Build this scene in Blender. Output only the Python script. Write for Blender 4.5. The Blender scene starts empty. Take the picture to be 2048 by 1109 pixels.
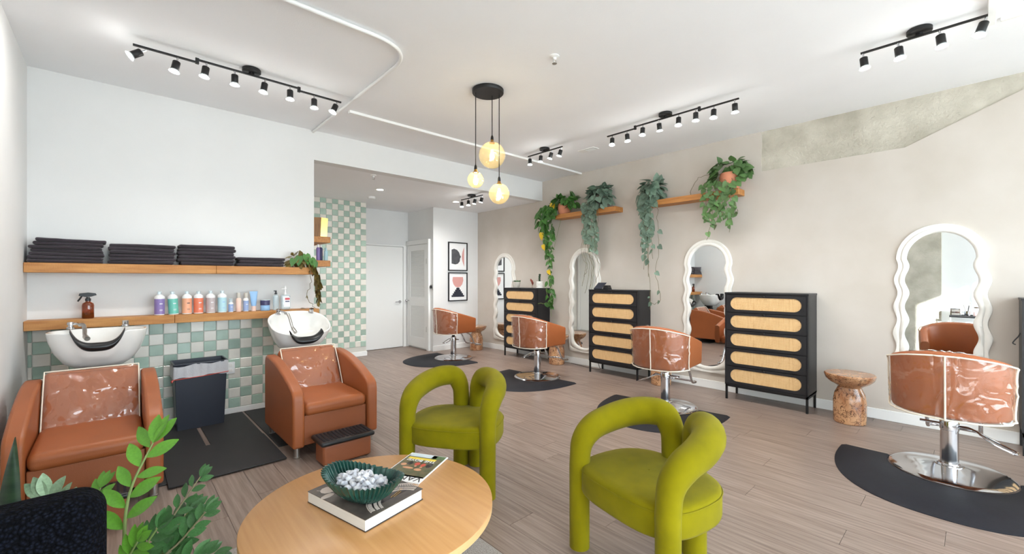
import bpy, math, random
from mathutils import Vector, Matrix, noise
random.seed(7)
PI = math.pi
scn = bpy.context.scene
COL = scn.collection

# ------------------------------------------------------------------ camera, world, sun, exposure
CAM_H, YAW, FPX, HORIZ = 1.35, 0.824843, 856.9, 559.6
cam = bpy.data.cameras.new('camera')
cam.sensor_width = 36.0
cam.lens = 36.0 * FPX / 2048
cam.shift_y = (HORIZ - 554.5) / 2048
cam.clip_start = 0.05
camo = bpy.data.objects.new('camera', cam)
COL.objects.link(camo)
camo.location = (0, 0, CAM_H)
camo.rotation_euler = (PI / 2, 0, YAW - PI / 2)
scn.camera = camo

world = bpy.data.worlds.new('world')
scn.world = world
world.use_nodes = True
bgn = world.node_tree.nodes['Background']
bgn.inputs[0].default_value = (0.79, 0.895, 1.0, 1)
bgn.inputs[1].default_value = 6.0

sun = bpy.data.lights.new('sun', 'SUN')
sun.energy = 14.0
sun.angle = 0.01
sun.color = (0.98, 0.98, 1.0)
suno = bpy.data.objects.new('sun', sun)
COL.objects.link(suno)
suno.rotation_euler = Vector((-1.6, 1.0, -0.55)).to_track_quat('-Z', 'Y').to_euler()

# daylight enters through the storefront window: a portal only guides the sampling
por = bpy.data.lights.new('window_portal', 'AREA')
por.shape = 'RECTANGLE'
por.size, por.size_y = 5.6, 2.7
por.cycles.is_portal = True
poro = bpy.data.objects.new('window_portal', por)
COL.objects.link(poro)
poro.location = (2.45, -2.62, 1.5)
poro.rotation_euler = (PI / 2, 0, 0)

vs = scn.view_settings
vs.view_transform = 'Standard'
vs.look = 'None'
vs.exposure = 0.62
vs.gamma = 1.0
vs.use_curve_mapping = False
scn.cycles.use_denoising = True
scn.cycles.max_bounces = 8
scn.cycles.diffuse_bounces = 5
scn.cycles.glossy_bounces = 4
scn.cycles.transparent_max_bounces = 16
scn.cycles.sample_clamp_indirect = 8.0

# ------------------------------------------------------------------ materials
def lin(c):
    return tuple(((x / 255) / 12.92 if x / 255 <= 0.04045 else (((x / 255) + 0.055) / 1.055) ** 2.4) for x in c) + (1,)

MATS = {}
def mat(name, rgb, rough=0.5, metal=0.0, var=0.0, vscale=8.0, stretch=(1, 1, 1), bump=0.0, bscale=40.0,
        rnd=0.0, spec=0.5, sheen=0.0, coat=0.0, emit=None, estr=0.0, rgb2=None, detail=4.0, bstretch=None, sss=0.0):
    m = bpy.data.materials.new(name)
    m.use_nodes = True
    nt = m.node_tree
    N, L = nt.nodes, nt.links
    b = N['Principled BSDF']
    b.inputs['Base Color'].default_value = lin(rgb)
    b.inputs['Roughness'].default_value = rough
    b.inputs['Metallic'].default_value = metal
    b.inputs['Specular IOR Level'].default_value = spec
    b.inputs['Sheen Weight'].default_value = sheen
    b.inputs['Coat Weight'].default_value = coat
    b.inputs['Coat Roughness'].default_value = 0.12
    if emit:
        b.inputs['Emission Color'].default_value = lin(emit)
        b.inputs['Emission Strength'].default_value = estr
    tc = None
    if var or bump or rnd:
        tc = N.new('ShaderNodeTexCoord')
        mp = N.new('ShaderNodeMapping')
        L.new(tc.outputs['Object'], mp.inputs[0])
        mp.inputs['Scale'].default_value = stretch
        if rnd:
            oi = N.new('ShaderNodeObjectInfo')
            ml = N.new('ShaderNodeMath'); ml.operation = 'MULTIPLY'; ml.inputs[1].default_value = 37.0
            L.new(oi.outputs['Random'], ml.inputs[0])
            cb = N.new('ShaderNodeCombineXYZ')
            for k in range(3): L.new(ml.outputs[0], cb.inputs[k])
            L.new(cb.outputs[0], mp.inputs['Location'])
    col = None
    if var:
        nz = N.new('ShaderNodeTexNoise')
        nz.inputs['Scale'].default_value = vscale
        nz.inputs['Detail'].default_value = detail
        L.new(mp.outputs[0], nz.inputs['Vector'])
        rp = N.new('ShaderNodeValToRGB')
        rp.color_ramp.elements[0].position = 0.3
        rp.color_ramp.elements[1].position = 0.7
        if rgb2:
            rp.color_ramp.elements[0].color = lin(rgb2)
            rp.color_ramp.elements[1].color = lin(rgb)
        else:
            rp.color_ramp.elements[0].color = tuple(c * (1 - var) for c in lin(rgb)[:3]) + (1,)
            rp.color_ramp.elements[1].color = tuple(min(1, c * (1 + var)) for c in lin(rgb)[:3]) + (1,)
        L.new(nz.outputs[0], rp.inputs[0])
        col = rp.outputs[0]
    if rnd:
        hs = N.new('ShaderNodeHueSaturation')
        if col: L.new(col, hs.inputs['Color'])
        else: hs.inputs['Color'].default_value = lin(rgb)
        mr = N.new('ShaderNodeMapRange')
        mr.inputs['To Min'].default_value = 1 - rnd
        mr.inputs['To Max'].default_value = 1 + rnd
        L.new(oi.outputs['Random'], mr.inputs['Value'])
        L.new(mr.outputs[0], hs.inputs['Value'])
        col = hs.outputs[0]
    if col: L.new(col, b.inputs['Base Color'])
    if bump:
        n2 = N.new('ShaderNodeTexNoise')
        n2.inputs['Scale'].default_value = bscale
        n2.inputs['Detail'].default_value = 3
        if bstretch:
            mp2 = N.new('ShaderNodeMapping'); mp2.inputs['Scale'].default_value = bstretch
            L.new(tc.outputs['Object'], mp2.inputs[0]); L.new(mp2.outputs[0], n2.inputs['Vector'])
        else:
            L.new(mp.outputs[0], n2.inputs['Vector'])
        bp = N.new('ShaderNodeBump')
        bp.inputs['Strength'].default_value = bump
        bp.inputs['Distance'].default_value = 0.01
        L.new(n2.outputs[0], bp.inputs['Height'])
        L.new(bp.outputs[0], b.inputs['Normal'])
    MATS[name] = m
    return m

def film(name, tint=(1, 1, 1), gloss_rough=0.05, base=0.05, bump=0.6, bscale=9.0, ior=1.45, haze=None):
    """thin clear sheet: transparent with a fresnel gloss"""
    m = bpy.data.materials.new(name); m.use_nodes = True
    nt = m.node_tree; N, L = nt.nodes, nt.links
    N.remove(N['Principled BSDF'])
    out = N['Material Output']
    tr = N.new('ShaderNodeBsdfTransparent'); tr.inputs[0].default_value = tuple(tint) + (1,)
    gl = N.new('ShaderNodeBsdfGlossy'); gl.inputs['Roughness'].default_value = gloss_rough
    gl.inputs['Color'].default_value = (1, 1, 1, 1)
    fr = N.new('ShaderNodeFresnel'); fr.inputs['IOR'].default_value = ior
    ad = N.new('ShaderNodeMath'); ad.operation = 'ADD'; ad.inputs[1].default_value = base; ad.use_clamp = True
    ge = N.new('ShaderNodeNewGeometry')      # thin sheet: no total internal reflection on the way out
    iv = N.new('ShaderNodeMath'); iv.operation = 'SUBTRACT'; iv.inputs[0].default_value = 1.0
    L.new(ge.outputs['Backfacing'], iv.inputs[1])
    mf = N.new('ShaderNodeMath'); mf.operation = 'MULTIPLY'
    L.new(fr.outputs[0], mf.inputs[0]); L.new(iv.outputs[0], mf.inputs[1])
    L.new(mf.outputs[0], ad.inputs[0])
    mx = N.new('ShaderNodeMixShader')
    L.new(ad.outputs[0], mx.inputs[0]); L.new(tr.outputs[0], mx.inputs[1]); L.new(gl.outputs[0], mx.inputs[2])
    if bump:
        tc = N.new('ShaderNodeTexCoord')
        nz = N.new('ShaderNodeTexNoise'); nz.inputs['Scale'].default_value = bscale; nz.inputs['Detail'].default_value = 2
        nz.inputs['Distortion'].default_value = 1.2
        L.new(tc.outputs['Object'], nz.inputs['Vector'])
        bp = N.new('ShaderNodeBump'); bp.inputs['Strength'].default_value = bump; bp.inputs['Distance'].default_value = 0.05
        L.new(nz.outputs[0], bp.inputs['Height'])
        L.new(bp.outputs[0], gl.inputs['Normal']); L.new(bp.outputs[0], fr.inputs['Normal'])
    last = mx
    if haze:
        df = N.new('ShaderNodeBsdfDiffuse'); df.inputs[0].default_value = tuple(haze[:3]) + (1,)
        m2 = N.new('ShaderNodeMixShader'); m2.inputs[0].default_value = haze[3]
        L.new(mx.outputs[0], m2.inputs[1]); L.new(df.outputs[0], m2.inputs[2]); last = m2
    L.new(last.outputs[0], out.inputs[0])
    MATS[name] = m
    return m

mat('wall_white', (226, 226, 225), 0.75, var=0.015, vscale=3, bump=0.05, bscale=160)
mat('ceiling_white', (243, 244, 246), 0.85, var=0.012, vscale=2, bump=0.08, bscale=120)
mat('trim_white', (238, 238, 236), 0.4)
mat('plaster_cream', (205, 197, 188), 0.8, var=0.06, vscale=2.2, rgb2=(196, 187, 176), bump=0.06, bscale=30, detail=8)
mat('concrete', (204, 198, 184), 0.9, var=0.2, vscale=4.5, rgb2=(174, 168, 153), bump=0.8, bscale=40, detail=14)
mat('plank', (152, 134, 123), 0.36, var=0.1, vscale=6, stretch=(10, 0.45, 1), rnd=0.06, rgb2=(114, 97, 88), detail=8, spec=0.42, bump=0.05, bscale=8)
mat('grout', (206, 203, 195), 0.9)
mat('tile_green', (168, 190, 176), 0.16, var=0.1, vscale=9, rnd=0.13, bump=0.25, bscale=9, spec=0.6)
mat('tile_cream', (231, 226, 216), 0.16, var=0.05, vscale=9, rnd=0.05, bump=0.25, bscale=9, spec=0.6)
mat('shelf_wood', (203, 146, 82), 0.5, var=0.3, vscale=6, stretch=(0.8, 6, 6), rgb2=(172, 112, 56), detail=8, bump=0.3, bscale=30, bstretch=(14, 0.6, 1.2))
mat('shelf_wood_y', (203, 142, 78), 0.5, var=0.3, vscale=6, stretch=(6, 0.8, 6), rgb2=(172, 110, 54), detail=8, bump=0.3, bscale=30, bstretch=(0.6, 14, 1.2))
mat('table_oak', (200, 150, 96), 0.32, var=0.1, vscale=4, stretch=(12, 0.7, 3), rgb2=(188, 136, 82), detail=8, spec=0.45)
mat('table_edge', (212, 170, 118), 0.45, var=0.06, vscale=6, stretch=(1, 1, 12))
mat('stump', (206, 160, 118), 0.25, var=0.3, vscale=9, stretch=(1, 1, 0.6), rgb2=(146, 90, 56), detail=9, coat=0.5)
mat('leather', (158, 88, 48), 0.4, var=0.06, vscale=5, bump=0.12, bscale=320, spec=0.45)
mat('leather_dark', (150, 85, 51), 0.45, var=0.06, vscale=5, bump=0.12, bscale=320)
mat('velvet', (126, 117, 8), 0.8, var=0.14, vscale=7, sheen=0.06, bump=0.12, bscale=500, spec=0.06)
m = mat('boucle', (16, 19, 30), 0.95, spec=0.1)
_N, _L = m.node_tree.nodes, m.node_tree.links
_t = _N.new('ShaderNodeTexCoord'); _v = _N.new('ShaderNodeTexVoronoi'); _v.inputs['Scale'].default_value = 120
_L.new(_t.outputs['Object'], _v.inputs['Vector'])
_r = _N.new('ShaderNodeValToRGB'); _r.color_ramp.elements[0].color = lin((30, 34, 48)); _r.color_ramp.elements[1].color = lin((8, 9, 14)); _r.color_ramp.elements[1].position = .6
_L.new(_v.outputs['Distance'], _r.inputs[0]); _L.new(_r.outputs[0], _N['Principled BSDF'].inputs['Base Color'])
_b = _N.new('ShaderNodeBump'); _b.invert = True; _b.inputs['Strength'].default_value = 1.0; _b.inputs['Distance'].default_value = 0.012
_L.new(_v.outputs['Distance'], _b.inputs['Height']); _L.new(_b.outputs[0], _N['Principled BSDF'].inputs['Normal'])
mat('towel', (48, 37, 47), 0.95, var=0.2, vscale=60, sheen=0.25, bump=0.8, bscale=420, rnd=0.15)
mat('chrome', (205, 205, 208), 0.1, 1.0)
mat('steel', (190, 188, 184), 0.3, 1.0)
mat('black_metal', (26, 25, 26), 0.45, 0.2)
mat('black_wood', (30, 30, 33), 0.42, var=0.08, vscale=20, stretch=(1, 1, 8))
mat('black_plastic', (24, 24, 26), 0.35)
mat('bin_plastic', (38, 42, 54), 0.38, bump=0.1, bscale=300)
mat('rubber_mat', (25, 26, 33), 0.6, var=0.12, vscale=30, bump=0.12, bscale=200, spec=0.25)
mat('rubber_mat_dull', (38, 37, 38), 0.62, var=0.15, vscale=5, bump=0.1, bscale=250)
mat('white_ceramic', (240, 238, 234), 0.1, spec=0.6, coat=0.4)
mat('cream_frame', (236, 233, 226), 0.38)
mat('piping', (232, 221, 203), 0.5)
mat('white_plastic', (238, 238, 238), 0.35)
mat('paper_white', (240, 240, 240), 0.6)
mat('terracotta', (205, 135, 103), 0.75, var=0.12, vscale=9)
mat('pot_white', (236, 234, 230), 0.5)
mat('pot_grey', (206, 200, 190), 0.6, var=0.1, vscale=20)
mat('pot_dark', (70, 66, 62), 0.7)
mat('soil', (58, 44, 34), 0.95, bump=0.6, bscale=60)
mat('leaf_pothos', (62, 108, 44), 0.42, rnd=0.35, var=0.15, vscale=12)
mat('leaf_yellow', (226, 190, 40), 0.45)
mat('leaf_silver', (128, 150, 134), 0.5, rnd=0.25, var=0.3, vscale=16, rgb2=(78, 104, 84))
mat('leaf_heart', (84, 118, 66), 0.45, rnd=0.3, var=0.15, vscale=12)
mat('leaf_dry', (92, 108, 50), 0.6, rnd=0.4, var=0.3, vscale=12, rgb2=(142, 98, 48))
mat('leaf_bright', (92, 144, 44), 0.34, rnd=0.1, var=0.1, vscale=14)
mat('leaf_zz', (60, 98, 54), 0.3, rnd=0.25, var=0.2, vscale=14)
mat('leaf_pale', (150, 176, 140), 0.4, rnd=0.15, var=0.2, vscale=10)
mat('leaf_snake', (56, 78, 52), 0.4, var=0.4, vscale=9, stretch=(1, 1, 5), rgb2=(34, 52, 38))
mat('stem_brown', (112, 104, 74), 0.6)
mat('stem_green', (122, 140, 78), 0.5)
mat('bowl_green', (38, 86, 76), 0.24, var=0.3, vscale=14, rgb2=(20, 54, 50), coat=0.4)
mat('wrapped_sweet', (233, 231, 230), 0.35, var=0.2, vscale=60, rnd=0.08, rgb2=(186, 190, 204))
mat('rug', (190, 184, 178), 0.95, var=0.2, vscale=180, bump=0.9, bscale=200, rgb2=(146, 139, 134))
mat('art_grey', (84, 84, 88), 0.8, var=0.2, vscale=14)
mat('art_pink', (214, 158, 152), 0.8)
mat('art_black', (42, 44, 56), 0.8)
mat('gold', (222, 184, 112), 0.16, 1.0)
mat('brass', (196, 150, 84), 0.25, 1.0)
mat('brown_side', (140, 96, 52), 0.5, var=0.3, vscale=10, stretch=(12, 1, 1))
mat('book_cover', (62, 52, 50), 0.32, var=0.5, vscale=11, rgb2=(112, 102, 94), spec=0.5)
mat('book_dark', (56, 46, 47), 0.32)
mat('book_lace', (205, 190, 180), 0.5)
mat('page', (236, 233, 226), 0.75, var=0.06, vscale=4, stretch=(1, 1, 260))
mat('mag_photo', (112, 96, 66), 0.3, var=0.5, vscale=34, rgb2=(66, 80, 46))
mat('mag_yellow', (236, 208, 66), 0.3)
mat('mag_red', (196, 72, 56), 0.3)
mat('mag_sky', (206, 220, 228), 0.3)
mat('mag_green', (70, 104, 58), 0.3, var=0.3, vscale=40)
mat('mag_skin', (206, 148, 112), 0.3)
mat('mag_black', (34, 30, 32), 0.3)
mat('pale_paving', (205, 203, 198), 0.9, var=0.1, vscale=1)  # unseen ground outside, coloured pale to bounce daylight into the room
mat('bulb_glow', (255, 255, 255), 0.4, emit=(255, 246, 230), estr=14.0)
mat('pendant_glow', (255, 250, 235), 0.4, emit=(255, 226, 168), estr=11.0)
mat('downlight_glow', (255, 255, 255), 0.4, emit=(255, 250, 240), estr=9.0)
for g_ in ('bulb_glow', 'pendant_glow', 'downlight_glow'): MATS[g_].cycles.emission_sampling = 'NONE'   # the lamps' own light objects do the lighting
for nm, c in {'lab_purple': (140, 120, 178), 'lab_mint': (112, 196, 180), 'lab_peach': (240, 172, 138), 'lab_orange': (232, 128, 96),
              'lab_grey': (190, 176, 176), 'lab_lblue': (176, 214, 224), 'lab_blue': (150, 172, 214), 'lab_sky': (142, 182, 222),
              'lab_navy': (60, 58, 98), 'lab_red': (196, 60, 70), 'lab_rose': (238, 205, 190), 'lab_text': (236, 234, 236), 'lab_dark': (74, 66, 74)}.items():
    mat(nm, c, 0.4)
film('clear_cover', (0.98, 0.96, 0.94), 0.06, 0.05, 0.4, 5.0, haze=(0.8, 0.66, 0.56, 0.03))
film('window_glass', (0.96, 0.98, 0.97), 0.0, 0.0, 0, ior=1.3)
film('clear_bottle', (0.86, 0.93, 0.95), 0.05, 0.08, 0.1, 12.0, haze=(0.8, 0.88, 0.92, 0.3))
film('amber_bottle', (0.62, 0.2, 0.03), 0.04, 0.05, 0.0, haze=(0.25, 0.07, 0.01, 0.25))
film('amber_glass', (0.98, 0.92, 0.74), 0.03, 0.04, 0.5, 5.0, haze=(0.92, 0.8, 0.5, 0.12))
film('bin_liner', (0.95, 0.95, 0.97), 0.15, 0.15, 1.0, 30.0, haze=(0.85, 0.85, 0.88, 0.55))
m = mat('mirror_glass', (238, 240, 240), 0.0, 1.0)

# woven cane
def cane():
    m = mat('rattan', (226, 186, 128), 0.55)
    nt = m.node_tree; N, L = nt.nodes, nt.links; b = N['Principled BSDF']
    tc = N.new('ShaderNodeTexCoord')
    ws = []
    for ax in ('Y', 'Z'):
        w = N.new('ShaderNodeTexWave'); w.bands_direction = ax
        w.inputs['Scale'].default_value = 24; w.inputs['Distortion'].default_value = 1.2; w.inputs['Detail'].default_value = 1
        L.new(tc.outputs['Object'], w.inputs['Vector']); ws.append(w)
    mu = N.new('ShaderNodeMath'); mu.operation = 'MULTIPLY'
    L.new(ws[0].outputs['Fac'], mu.inputs[0]); L.new(ws[1].outputs['Fac'], mu.inputs[1])
    nz = N.new('ShaderNodeTexNoise'); nz.inputs['Scale'].default_value = 9
    mp = N.new('ShaderNodeMapping'); mp.inputs['Scale'].default_value = (1, 6, 1)
    L.new(tc.outputs['Object'], mp.inputs[0]); L.new(mp.outputs[0], nz.inputs['Vector'])
    a1 = N.new('ShaderNodeMath'); a1.operation = 'ADD'
    sc = N.new('ShaderNodeMath'); sc.operation = 'MULTIPLY'; sc.inputs[1].default_value = 0.6
    L.new(nz.outputs[0], sc.inputs[0]); L.new(sc.outputs[0], a1.inputs[0]); L.new(mu.outputs[0], a1.inputs[1])
    rp = N.new('ShaderNodeValToRGB')
    rp.color_ramp.elements[0].position = 0.1; rp.color_ramp.elements[0].color = lin((196, 146, 90))
    rp.color_ramp.elements[1].position = 0.85; rp.color_ramp.elements[1].color = lin((236, 202, 150))
    L.new(a1.outputs[0], rp.inputs[0]); L.new(rp.outputs[0], b.inputs['Base Color'])
    bp = N.new('ShaderNodeBump'); bp.inputs['Strength'].default_value = 0.5; bp.inputs['Distance'].default_value = 0.004
    L.new(mu.outputs[0], bp.inputs['Height']); L.new(bp.outputs[0], b.inputs['Normal'])
cane()
def veined(name):
    m = MATS[name]; nt = m.node_tree; N, L = nt.nodes, nt.links; b = N['Principled BSDF']
    tc = N.new('ShaderNodeTexCoord')
    vo = N.new('ShaderNodeTexVoronoi'); vo.feature = 'DISTANCE_TO_EDGE'; vo.inputs['Scale'].default_value = 11
    nz = N.new('ShaderNodeTexNoise'); nz.inputs['Scale'].default_value = 6
    mx = N.new('ShaderNodeVectorMath'); mx.operation = 'ADD'
    sc_ = N.new('ShaderNodeVectorMath'); sc_.operation = 'SCALE'; sc_.inputs['Scale'].default_value = 0.22
    L.new(nz.outputs['Color'], sc_.inputs[0]); L.new(tc.outputs['Object'], mx.inputs[0]); L.new(sc_.outputs[0], mx.inputs[1]); L.new(mx.outputs[0], vo.inputs['Vector'])
    rp = N.new('ShaderNodeValToRGB'); rp.color_ramp.elements[0].position = 0.0; rp.color_ramp.elements[1].position = 0.06
    rp.color_ramp.elements[0].color = (0.10, 0.05, 0.03, 1); rp.color_ramp.elements[1].color = (1, 1, 1, 1)
    L.new(vo.outputs['Distance'], rp.inputs[0])
    mm = N.new('ShaderNodeMix'); mm.data_type = 'RGBA'; mm.blend_type = 'MULTIPLY'; mm.inputs[0].default_value = 1
    old = b.inputs['Base Color'].links[0].from_socket
    L.new(old, mm.inputs[6]); L.new(rp.outputs[0], mm.inputs[7]); L.new(mm.outputs[2], b.inputs['Base Color'])
veined('stump')

# ------------------------------------------------------------------ mesh builder
class MB:
    def __init__(s): s.v, s.f = [], []
    def add(s, vs, fs):
        o = len(s.v); s.v += [tuple(p) for p in vs]; s.f += [tuple(i + o for i in f) for f in fs]; return s
    def box(s, c, d, rz=0.0):
        h = [x / 2 for x in d]; cs, sn = math.cos(rz), math.sin(rz)
        vs = []
        for z in (-1, 1):
            for x, y in ((-1, -1), (1, -1), (1, 1), (-1, 1)):
                a, b = x * h[0], y * h[1]
                vs.append((c[0] + a * cs - b * sn, c[1] + a * sn + b * cs, c[2] + z * h[2]))
        return s.add(vs, [(3, 2, 1, 0), (4, 5, 6, 7), (0, 1, 5, 4), (1, 2, 6, 5), (2, 3, 7, 6), (3, 0, 4, 7)])
    def span(s, a, b):
        return s.box([(x + y) / 2 for x, y in zip(a, b)], [abs(y - x) for x, y in zip(a, b)])
    def prism(s, poly, lo, hi, axis=2):
        """poly: 2D outline; extruded along axis"""
        n = len(poly)
        def P(p, t): return {2: (p[0], p[1], t), 1: (p[0], t, p[1]), 0: (t, p[0], p[1])}[axis]
        vs = [P(p, lo) for p in poly] + [P(p, hi) for p in poly]
        fs = [tuple(range(n))[::-1], tuple(range(n, 2 * n))] + [(i, (i + 1) % n, n + (i + 1) % n, n + i) for i in range(n)]
        return s.add(vs, fs)
    def tube(s, path, r, n=8, caps=True, rscale=None):
        path = [Vector(p) for p in path]
        rs = r if isinstance(r, (list, tuple)) else [r] * len(path)
        t0 = (path[1] - path[0]).normalized()
        up = Vector((0, 0, 1)) if abs(t0.z) < 0.9 else Vector((1, 0, 0))
        nx = t0.cross(up).normalized()
        vs = []
        for i, p in enumerate(path):
            t = ((path[min(i + 1, len(path) - 1)] - path[max(i - 1, 0)])).normalized()
            nx = (nx - t * nx.dot(t)).normalized()
            ny = t.cross(nx)
            for k in range(n):
                a = 2 * PI * k / n
                vs.append(p + (nx * math.cos(a) + ny * math.sin(a)) * rs[i])
        fs = []
        for i in range(len(path) - 1):
            for k in range(n):
                k2 = (k + 1) % n
                fs.append((i * n + k, i * n + k2, (i + 1) * n + k2, (i + 1) * n + k))
        if caps:
            fs.append(tuple(range(n))[::-1]); fs.append(tuple(range((len(path) - 1) * n, len(path) * n)))
        return s.add(vs, fs)
    def cyl(s, a, b, r, n=16): return s.tube([a, b], r, n)
    def lathe(s, prof, n=24, c=(0, 0, 0), sx=1.0, sy=1.0, caps=True):
        """prof: list of (r, z)"""
        vs, fs = [], []
        for r, z in prof:
            for k in range(n):
                a = 2 * PI * k / n
                vs.append((c[0] + r * sx * math.cos(a), c[1] + r * sy * math.sin(a), c[2] + z))
        for i in range(len(prof) - 1):
            for k in range(n):
                k2 = (k + 1) % n
                fs.append((i * n + k, i * n + k2, (i + 1) * n + k2, (i + 1) * n + k))
        if caps and prof[0][0] > 1e-6: fs.append(tuple(range(n))[::-1])
        if caps and prof[-1][0] > 1e-6: fs.append(tuple(range((len(prof) - 1) * n, len(prof) * n)))
        return s.add(vs, fs)
    def rbox(s, c, d, r, mid=4, k=3, fn=None):
        """rounded box; fn deforms local points"""
        h = [x / 2 for x in d]
        ax = []
        for a in range(3):
            rr = min(r, h[a] * 0.999); i = h[a] - rr
            e = [i + rr * math.tan(PI / 4 * j / k) for j in range(k + 1)]
            ax.append([-x for x in e[::-1]] + [(-i + 2 * i * j / mid) for j in range(1, mid)] + e)
        idx, vs, fs = {}, [], []
        def V(q):
            key = tuple(round(x, 6) for x in q)
            if key not in idx:
                inn = [max(-(h[a] - min(r, h[a] * .999)), min(h[a] - min(r, h[a] * .999), q[a])) for a in range(3)]
                dv = Vector([q[a] - inn[a] for a in range(3)])
                p = Vector(inn) + (dv.normalized() * min(r, min(h) * .999) if dv.length > 1e-9 else Vector((0, 0, 0)))
                if fn: p = Vector(fn(p.x, p.y, p.z))
                idx[key] = len(vs); vs.append((c[0] + p.x, c[1] + p.y, c[2] + p.z))
            return idx[key]
        for a in range(3):
            b, e = (a + 1) % 3, (a + 2) % 3
            for sg in (-1, 1):
                for i in range(len(ax[b]) - 1):
                    for j in range(len(ax[e]) - 1):
                        q = []
                        for (x, y) in ((ax[b][i], ax[e][j]), (ax[b][i + 1], ax[e][j]), (ax[b][i + 1], ax[e][j + 1]), (ax[b][i], ax[e][j + 1])):
                            pt = [0, 0, 0]; pt[a] = sg * h[a]; pt[b] = x; pt[e] = y; q.append(V(pt))
                        fs.append(tuple(q) if sg > 0 else tuple(q[::-1]))
        return s.add(vs, fs)
    def grid(s, fn, nu, nv, closed_u=False):
        vs = [fn(i / nu, j / nv) for j in range(nv + 1) for i in range(nu + (0 if closed_u else 1))]
        w = nu if closed_u else nu + 1
        fs = [(j * w + i, j * w + (i + 1) % w, (j + 1) * w + (i + 1) % w, (j + 1) * w + i) for j in range(nv) for i in range(nu)]
        return s.add(vs, fs)
    def mesh(s, name, m, smooth=True, ang=40):
        me = bpy.data.meshes.new(name)
        me.from_pydata(s.v, [], s.f); me.update()
        if smooth:
            me.polygons.foreach_set('use_smooth', [True] * len(me.polygons))
            me.set_sharp_from_angle(angle=math.radians(ang))
        if m: me.materials.append(MATS[m])
        return me
    def build(s, name, m, parent=None, loc=None, rot=None, bevel=0, smooth=True, ang=40, seg=2):
        return link(name, s.mesh(name, m, smooth, ang), parent, loc, rot, bevel, seg)

def link(name, me, parent=None, loc=None, rot=None, bevel=0, seg=2):
    o = bpy.data.objects.new(name, me)
    COL.objects.link(o)
    if parent: o.parent = parent
    if loc: o.location = loc
    if rot: o.rotation_euler = rot
    if bevel:
        md = o.modifiers.new('bevel', 'BEVEL'); md.width = bevel; md.segments = seg; md.limit_method = 'ANGLE'; md.angle_limit = 0.6
    return o

def tag(o, label, cat, group=None):
    o['label'] = label; o['category'] = cat
    if group: o['group'] = group
    return o
def thing(name, label, cat, loc=(0, 0, 0), rz=0.0, group=None):
    o = bpy.data.objects.new(name, None); COL.objects.link(o)
    o.empty_display_size = 0.05
    o.location = loc; o.rotation_euler = (0, 0, rz)
    return tag(o, label, cat, group)
def struct(o):
    o['kind'] = 'structure'; return o
def lab(o, text):
    o['label'] = text; return o
def copy_tree(o, parent=None):
    c = o.copy(); COL.objects.link(c); c.parent = parent
    for ch in o.children: copy_tree(ch, c)
    return c

def spline(pts, n=8):
    """catmull-rom through pts"""
    P = [Vector(p) for p in pts]
    P = [P[0] * 2 - P[1]] + P + [P[-1] * 2 - P[-2]]
    out = []
    for i in range(1, len(P) - 2):
        for k in range(n):
            t = k / n
            a, b, c, d = P[i - 1], P[i], P[i + 1], P[i + 2]
            out.append(0.5 * ((2 * b) + (c - a) * t + (2 * a - 5 * b + 4 * c - d) * t * t + (3 * b - a - 3 * c + d) * t ** 3))
    out.append(P[-2].copy())
    return out
def fillet(pts, r, n=6):
    """polyline with rounded corners"""
    P = [Vector(p) for p in pts]; out = [P[0]]
    for i in range(1, len(P) - 1):
        a, b, c = P[i - 1], P[i], P[i + 1]
        rr = min(r, (a - b).length * .49, (c - b).length * .49)
        s, e = b + (a - b).normalized() * rr, b + (c - b).normalized() * rr
        for k in range(n + 1):
            t = k / n; out.append(s * (1 - t) ** 2 + b * 2 * t * (1 - t) + e * t * t)
    out.append(P[-1]); return out
def text_part(txt, size, m, parent, mtx, name='lettering', ext=0.0004):
    cu = bpy.data.curves.new(name, 'FONT'); cu.body = txt; cu.size = size; cu.extrude = ext
    cu.align_x = 'CENTER'; cu.align_y = 'CENTER'
    o = bpy.data.objects.new('tmp', cu); COL.objects.link(o)
    dg = bpy.context.evaluated_depsgraph_get()
    me = bpy.data.meshes.new_from_object(o.evaluated_get(dg))
    bpy.data.objects.remove(o)
    me.materials.clear(); me.materials.append(MATS[m])
    t = link(name, me, parent); t.matrix_local = mtx
    return t
def area_light(parent, kind, loc, energy, color=(1, 0.98, 0.95), size=0.05, rot=None, spot=1.6, blend=0.6):
    l = bpy.data.lights.new('bulb_light', kind); l.energy = energy; l.color = color
    if kind == 'SPOT': l.spot_size = spot; l.spot_blend = blend; l.shadow_soft_size = size
    else: l.shadow_soft_size = size
    o = bpy.data.objects.new('bulb_light', l); COL.objects.link(o); o.parent = parent; o.location = loc
    if rot: o.rotation_euler = rot
    return o

# ------------------------------------------------------------------ the room
XL, XR, YB, YF, ZC = -0.518, 5.424, 5.094, -2.6, 3.043
AX, ZA, YT, YD, YP, XC = 1.649, 2.71, 7.35, 7.85, 6.90, 4.366   # alcove: left x, ceiling, tile wall, door wall, picture wall, closet wall x

floor = struct(MB().span((XL - .2, YF - .2, -.12), (XR + .2, YD + .2, -.012)).build('floor', 'grout', smooth=False))
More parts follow.
